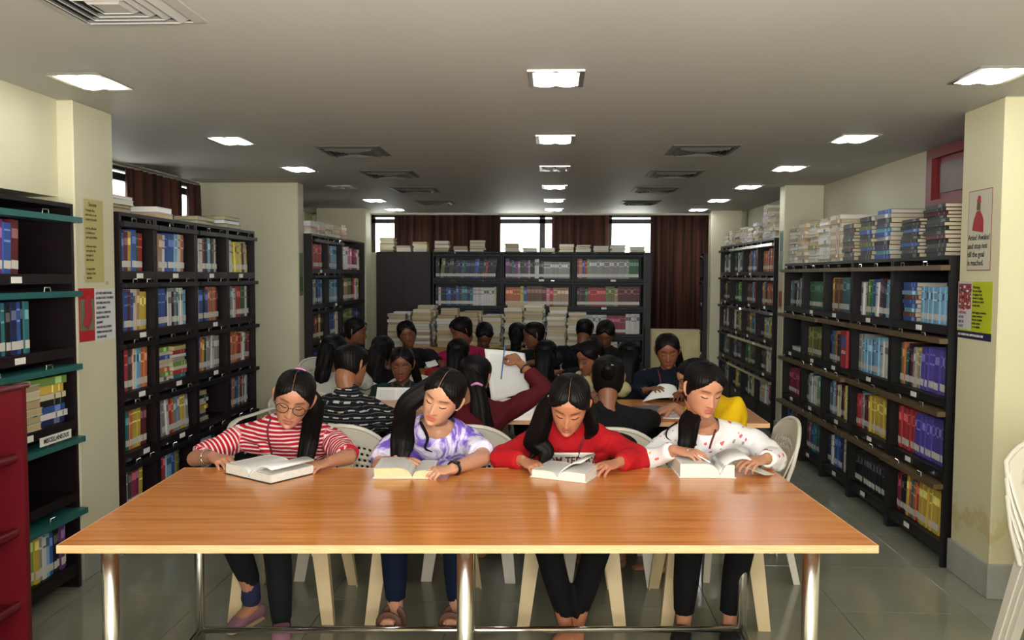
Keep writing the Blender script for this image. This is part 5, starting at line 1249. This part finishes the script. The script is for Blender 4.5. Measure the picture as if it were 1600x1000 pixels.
m = MB(); m.loft([at(1150, 718, Y=3.46), at(1180, 733, Y=3.40), at(1203, 742, Y=3.36)], [(.055, .0015)]*3, ref=(0, .2, 1), n=8, sub=2); o = m.build('book_flap', 'card'); tag(o, 'loose white back cover under the right hand of the woman in white', 'cover')
m = MB(); m.loft([at(1074, 703, Y=3.40), at(1109, 722, Y=3.36)], [.0035]*2, n=8, sub=1); o = m.build('pen', 'chrome'); tag(o, 'grey pen in the hand of the woman in white', 'pen')
# second table
ob = open_book('open illustrated book held up by the woman in green', tuple(at(622, 627, Y=5.30)+Vector((0, 0, -.0))), 0, .13, .16, .16, .008, .008)
ob.rotation_euler = (math.radians(55), 0, 0); ob.location = at(620, 622, Y=5.28)+Vector((0, 0, -.01))
def sheet(label, c4, name='paper_sheet', mat='page_print', cat='paper', bow=.02):
    V = []; F = []; n_ = 10; a, b_, c_, d_ = [Vector(q) for q in c4]; nn_ = (b_-a).cross(d_-a).normalized()
    for j in range(n_+1):
        for i_ in range(n_+1):
            u, v = i_/n_, j/n_; V.append(a*(1-u)*(1-v)+b_*u*(1-v)+c_*u*v+d_*(1-u)*v+nn_*bow*math.sin(u*PI)*(1-.4*v))
    for j in range(n_):
        for i_ in range(n_): F.append((j*(n_+1)+i_, j*(n_+1)+i_+1, (j+1)*(n_+1)+i_+1, (j+1)*(n_+1)+i_))
    m = MB(); m.add(V, F); o = m.build(name, mat, None, smooth=True); s_ = o.modifiers.new('t', 'SOLIDIFY'); s_.thickness = .0006
    ul = o.data.uv_layers.new(name='UVMap')
    for lp in o.data.loops: v_ = lp.vertex_index; ul.data[lp.index].uv = ((v_ % (n_+1))/n_, (v_//(n_+1))/n_)
    tag(o, label, cat); return o
sheet('large printed sheet held up behind the raised maroon arm', [at(768, 628, Y=4.75), at(828, 612, Y=4.85), at(820, 552, Y=4.95), at(757, 545, Y=4.85)])
sheet('white sheet held by the woman in navy', [at(1003, 628, Y=5.30), at(1062, 622, Y=5.34), at(1056, 603, Y=5.45), at(1030, 600, Y=5.42)], mat='paper')
sheet('white sheet lying on the second table beside the man in yellow', [(.62, 4.70, .7515), (.84, 4.66, .7515), (.90, 4.94, .7515), (.68, 4.98, .7515)], mat='paper', bow=0)
sheet('small folded white sheet at the far table', [at(685, 570, Y=6.7), at(668, 574, Y=6.7), at(664, 566, Y=6.8), at(680, 562, Y=6.8)], mat='paper', bow=.005)
m = MB(); m.box((0, 0, .012), (.16, .22, .022), bev=.003); nb_ = thing('notebook', 'black notebook beside the arm of the man in yellow', 'notebook', tuple(at(1022, 640, Y=4.92)), .5); m.build('cover', 'spine_black', nb_); m = MB(); m.box((0, -.002, .012), (.155, .219, .016)); m.build('page_block', 'page_edge', nb_)
nb_.location.z = .7505
m = MB()
for i_ in range(2): pass
# ================================================================== POSTERS
def poster(name, label, X, y0, y1, z0, z1, flip, cols):
    """flat print on a pillar face X=const; u runs to the viewer's right. cols: list of (u0,u1,v0,v1,colour, lift)"""
    o = thing(name, label, 'poster', (X, 0, 0)); sgn = 1 if flip == 'L' else -1
    def yy(u): return y0+(y1-y0)*u if flip == 'L' else y1-(y1-y0)*u
    for q, (u0, u1, v0, v1, c_, nm) in enumerate(cols):
        m = MB(); a, b_ = sorted((yy(u0), yy(u1))); off = .001+.0004*q; xx = sgn*off
        bx((min(0, xx)+(sgn*.0005), a, z0+(z1-z0)*v0), (max(0, xx)+(sgn*.0005), b_, z0+(z1-z0)*v1), m, col=lin(c_)); m.build(nm, 'print', o)
    def text(u, v, s, sz, colm='ink', sx=.8):
        y = yy(u); z = z0+(z1-z0)*v
        mt = Matrix(((0, 0, sgn, sgn*.0045), (sgn, 0, 0, y), (0, 1, 0, z), (0, 0, 0, 1)))
        add_text('lettering', s, sz, colm, o, mt, .0003, 'LEFT', bold=.0003, sx=sx)
    return o, text
simple('ink_red', '#9a2430', .6); simple('ink_brown', '#5a4a2a', .6); simple('ink_white', '#d8d8d0', .6)
o, tx = poster('poster', 'faded olive-yellow verse poster on the left pillar', -2.36, 4.085, 4.29, 1.50, 1.93, 'L', [(0, 1, 0, 1, '#b7b49a', 'paper'), (.1, .98, .01, .99, '#a9a067', 'print')])
tx(.3, .93, 'Success', .03, 'ink_brown')
for k, ln in enumerate(['To laugh often', 'and much; to win', 'respect of people', '', 'and the affection', 'of children; to', 'earn appreciation', '', 'of honest critics', 'and endure the', 'betrayal of', 'false friends', '', 'to appreciate', 'beauty; to find', 'the best']): tx(.16, .86-.053*k, ln, .017, 'ink_brown', .85)
o, tx = poster('poster', 'red and white poster with bulleted black text on left pillar', -2.36, 4.045, 4.385, 1.20, 1.475, 'L', [(0, .42, .02, 1, '#a3141c', 'panel'), (.03, .40, .22, .80, '#5c6a4c', 'picture'), (.42, 1, .0, .98, '#c5c6c6', 'panel')])
m = MB(); m.loft([(.003, 4.10, 1.28), (.0035, 4.13, 1.34), (.003, 4.12, 1.40), (.003, 4.15, 1.42)], [(.03, .0012), (.035, .0012), (.03, .0012), (.02, .001)], ref=(1, 0, 0), n=10, sub=4); q = m.build('picture_figure', 'ink_red', o)
for k, ln in enumerate(["› LET'S UNITE AGAINST RAGGING", '› RAGGING IS STRICTLY PROHIBITED', '  BOTH INSIDE AND OUTSIDE', '  COLLEGE CAMPUS', '› RAGGING IS A CRIME IN THE', '  INDIAN SUPREME COURT', '  JUDGEMENT', '› VIOLATORS WILL BE SEVERELY', '  PUNISHED AND WILL BE FINED', '  THEY ARE BOOKED']): tx(.44, .90-.092*k, ln, .017, 'ink', .62)
o, tx = poster('poster', 'white poster with red figure and quotation on the right pillar', 2.11, 4.16, 4.39, 1.585, 1.985, 'R', [(0, 1, 0, 1, '#8a3a40', 'border'), (.02, .98, .01, .99, '#b9b6a0', 'paper')])
for (P, Rr, mt_) in (([(-.003, 4.29, 1.78), (-.003, 4.285, 1.83), (-.003, 4.29, 1.88)], [(.055, .001), (.05, .001), (.02, .001)], 'ink_red'), ([(-.0032, 4.287, 1.885), (-.0032, 4.287, 1.925)], [(.019, .001), (.017, .001)], 'ink_brown'), ([(-.0036, 4.285, 1.925), (-.0036, 4.28, 1.955)], [(.022, .001), (.012, .001)], 'ink_red')):
    m = MB(); m.loft(P, Rr, ref=(1, 0, 0), n=12, sub=3); m.build('printed_figure', mt_, o)
for k, (ln, sz_) in enumerate((('Arise! Awake!', .04), ('and stop not', .04), ('till the goal', .04), ('is reached.', .04))): tx(.05, .41-.105*k, ln, sz_, 'ink', .92)
o, tx = poster('poster', 'lime-green and white notice with dark blue footer on right pillar', 2.11, 4.13, 4.47, 1.24, 1.53, 'R', [(0, 1, 0, 1, '#a9b416', 'panel'), (0, .42, .16, 1, '#b8b6b8', 'panel'), (.02, .40, .52, .96, '#7c4448', 'picture'), (0, 1, 0, .13, '#14123c', 'footer')])
m = MB()
for q in range(60):
    u_, v_ = rnd.uniform(.03, .37), rnd.uniform(.53, .94); w_ = rnd.uniform(.008, .02)
    y_ = 4.47-.34*u_; z_ = 1.24+.29*v_; bx((-.0032-.00002*q, y_-w_, z_-w_*.6), (-.0020, y_, z_), m, col=lin(rnd.choice(('#a02028', '#d0c8c0', '#3a2a30', '#c08060', '#702038'))))
m.build('picture_patches', 'print', o)
for k, ln in enumerate(['Warnings', 'Do not indulge', 'in ragging of any', 'student of college', 'Students are asked', 'to stay away', '', 'Anti-ragging committee', 'contact members', 'for any complaint', 'in this campus', 'or on helpline']): tx(.46, .90-.062*k, ln, .016 if k else .02, 'ink', .9)
for k, ln in enumerate(["DON'T RAG", 'SAY NO', 'HELP US', 'STOP IT']): tx(.05, .45-.08*k, ln, .018, 'ink_red' if k in (0,) else 'ink', .8)
tx(.06, .065, 'LET US MAKE OUR CAMPUS RAGGING FREE', .015, 'ink_white', .85)
m = MB()
for (y_, z_) in ((4.12, 1.90), (4.09, 1.52), (4.3, 1.49)): bx((-2.3595, y_, z_), (-2.359+.0012, y_+.03, z_+.02), m)
o = m.build('tape', 'tape'); tag(o, 'small strips of tape around the left pillar posters', 'tape', kind='stuff')
# green poster strips on the middle pillars
o, tx = poster('poster', 'narrow faded grey-green poster on the middle left pillar edge', -2.37, 7.70, 7.82, 1.35, 1.75, 'L', [(0, 1, 0, 1, '#6f7a68', 'paper'), (.1, .9, .1, .45, '#3f5a2c', 'picture')])
o, tx = poster('poster', 'narrow grey-green poster on the middle right pillar, upper', 2.14, 7.95, 8.07, 1.60, 1.98, 'R', [(0, 1, 0, 1, '#7c8a78', 'paper'), (.1, .9, .5, .95, '#4a6a60', 'picture')])
o, tx = poster('poster', 'narrow cream and red poster on the middle right pillar, lower', 2.14, 7.94, 8.08, 1.25, 1.58, 'R', [(0, 1, 0, 1, '#b8a48c', 'paper'), (.1, .9, .05, .5, '#8a4a30', 'picture')])
# big red file on third right bookcase
bf = thing('box_file', 'tall red file lettered AT on the second shelf of a right bookcase', 'file', (2.066, 5.99, 1.665-2*.38875+.017))
bx((0, 0, 0), (.2, .105, .265)).build('cover', 'ink_red', bf); bx((-.0015, .02, .15), (0, .085, .225)).build('picture', 'blue_trim', bf)
add_text('lettering', 'ATLAS', .034, 'ink_white', bf, Matrix(((0, 0, -1, -.0012), (-1, 0, 0, .052), (0, 1, 0, .11), (0, 0, 0, 1))), .0004, bold=.0006, sx=.8)
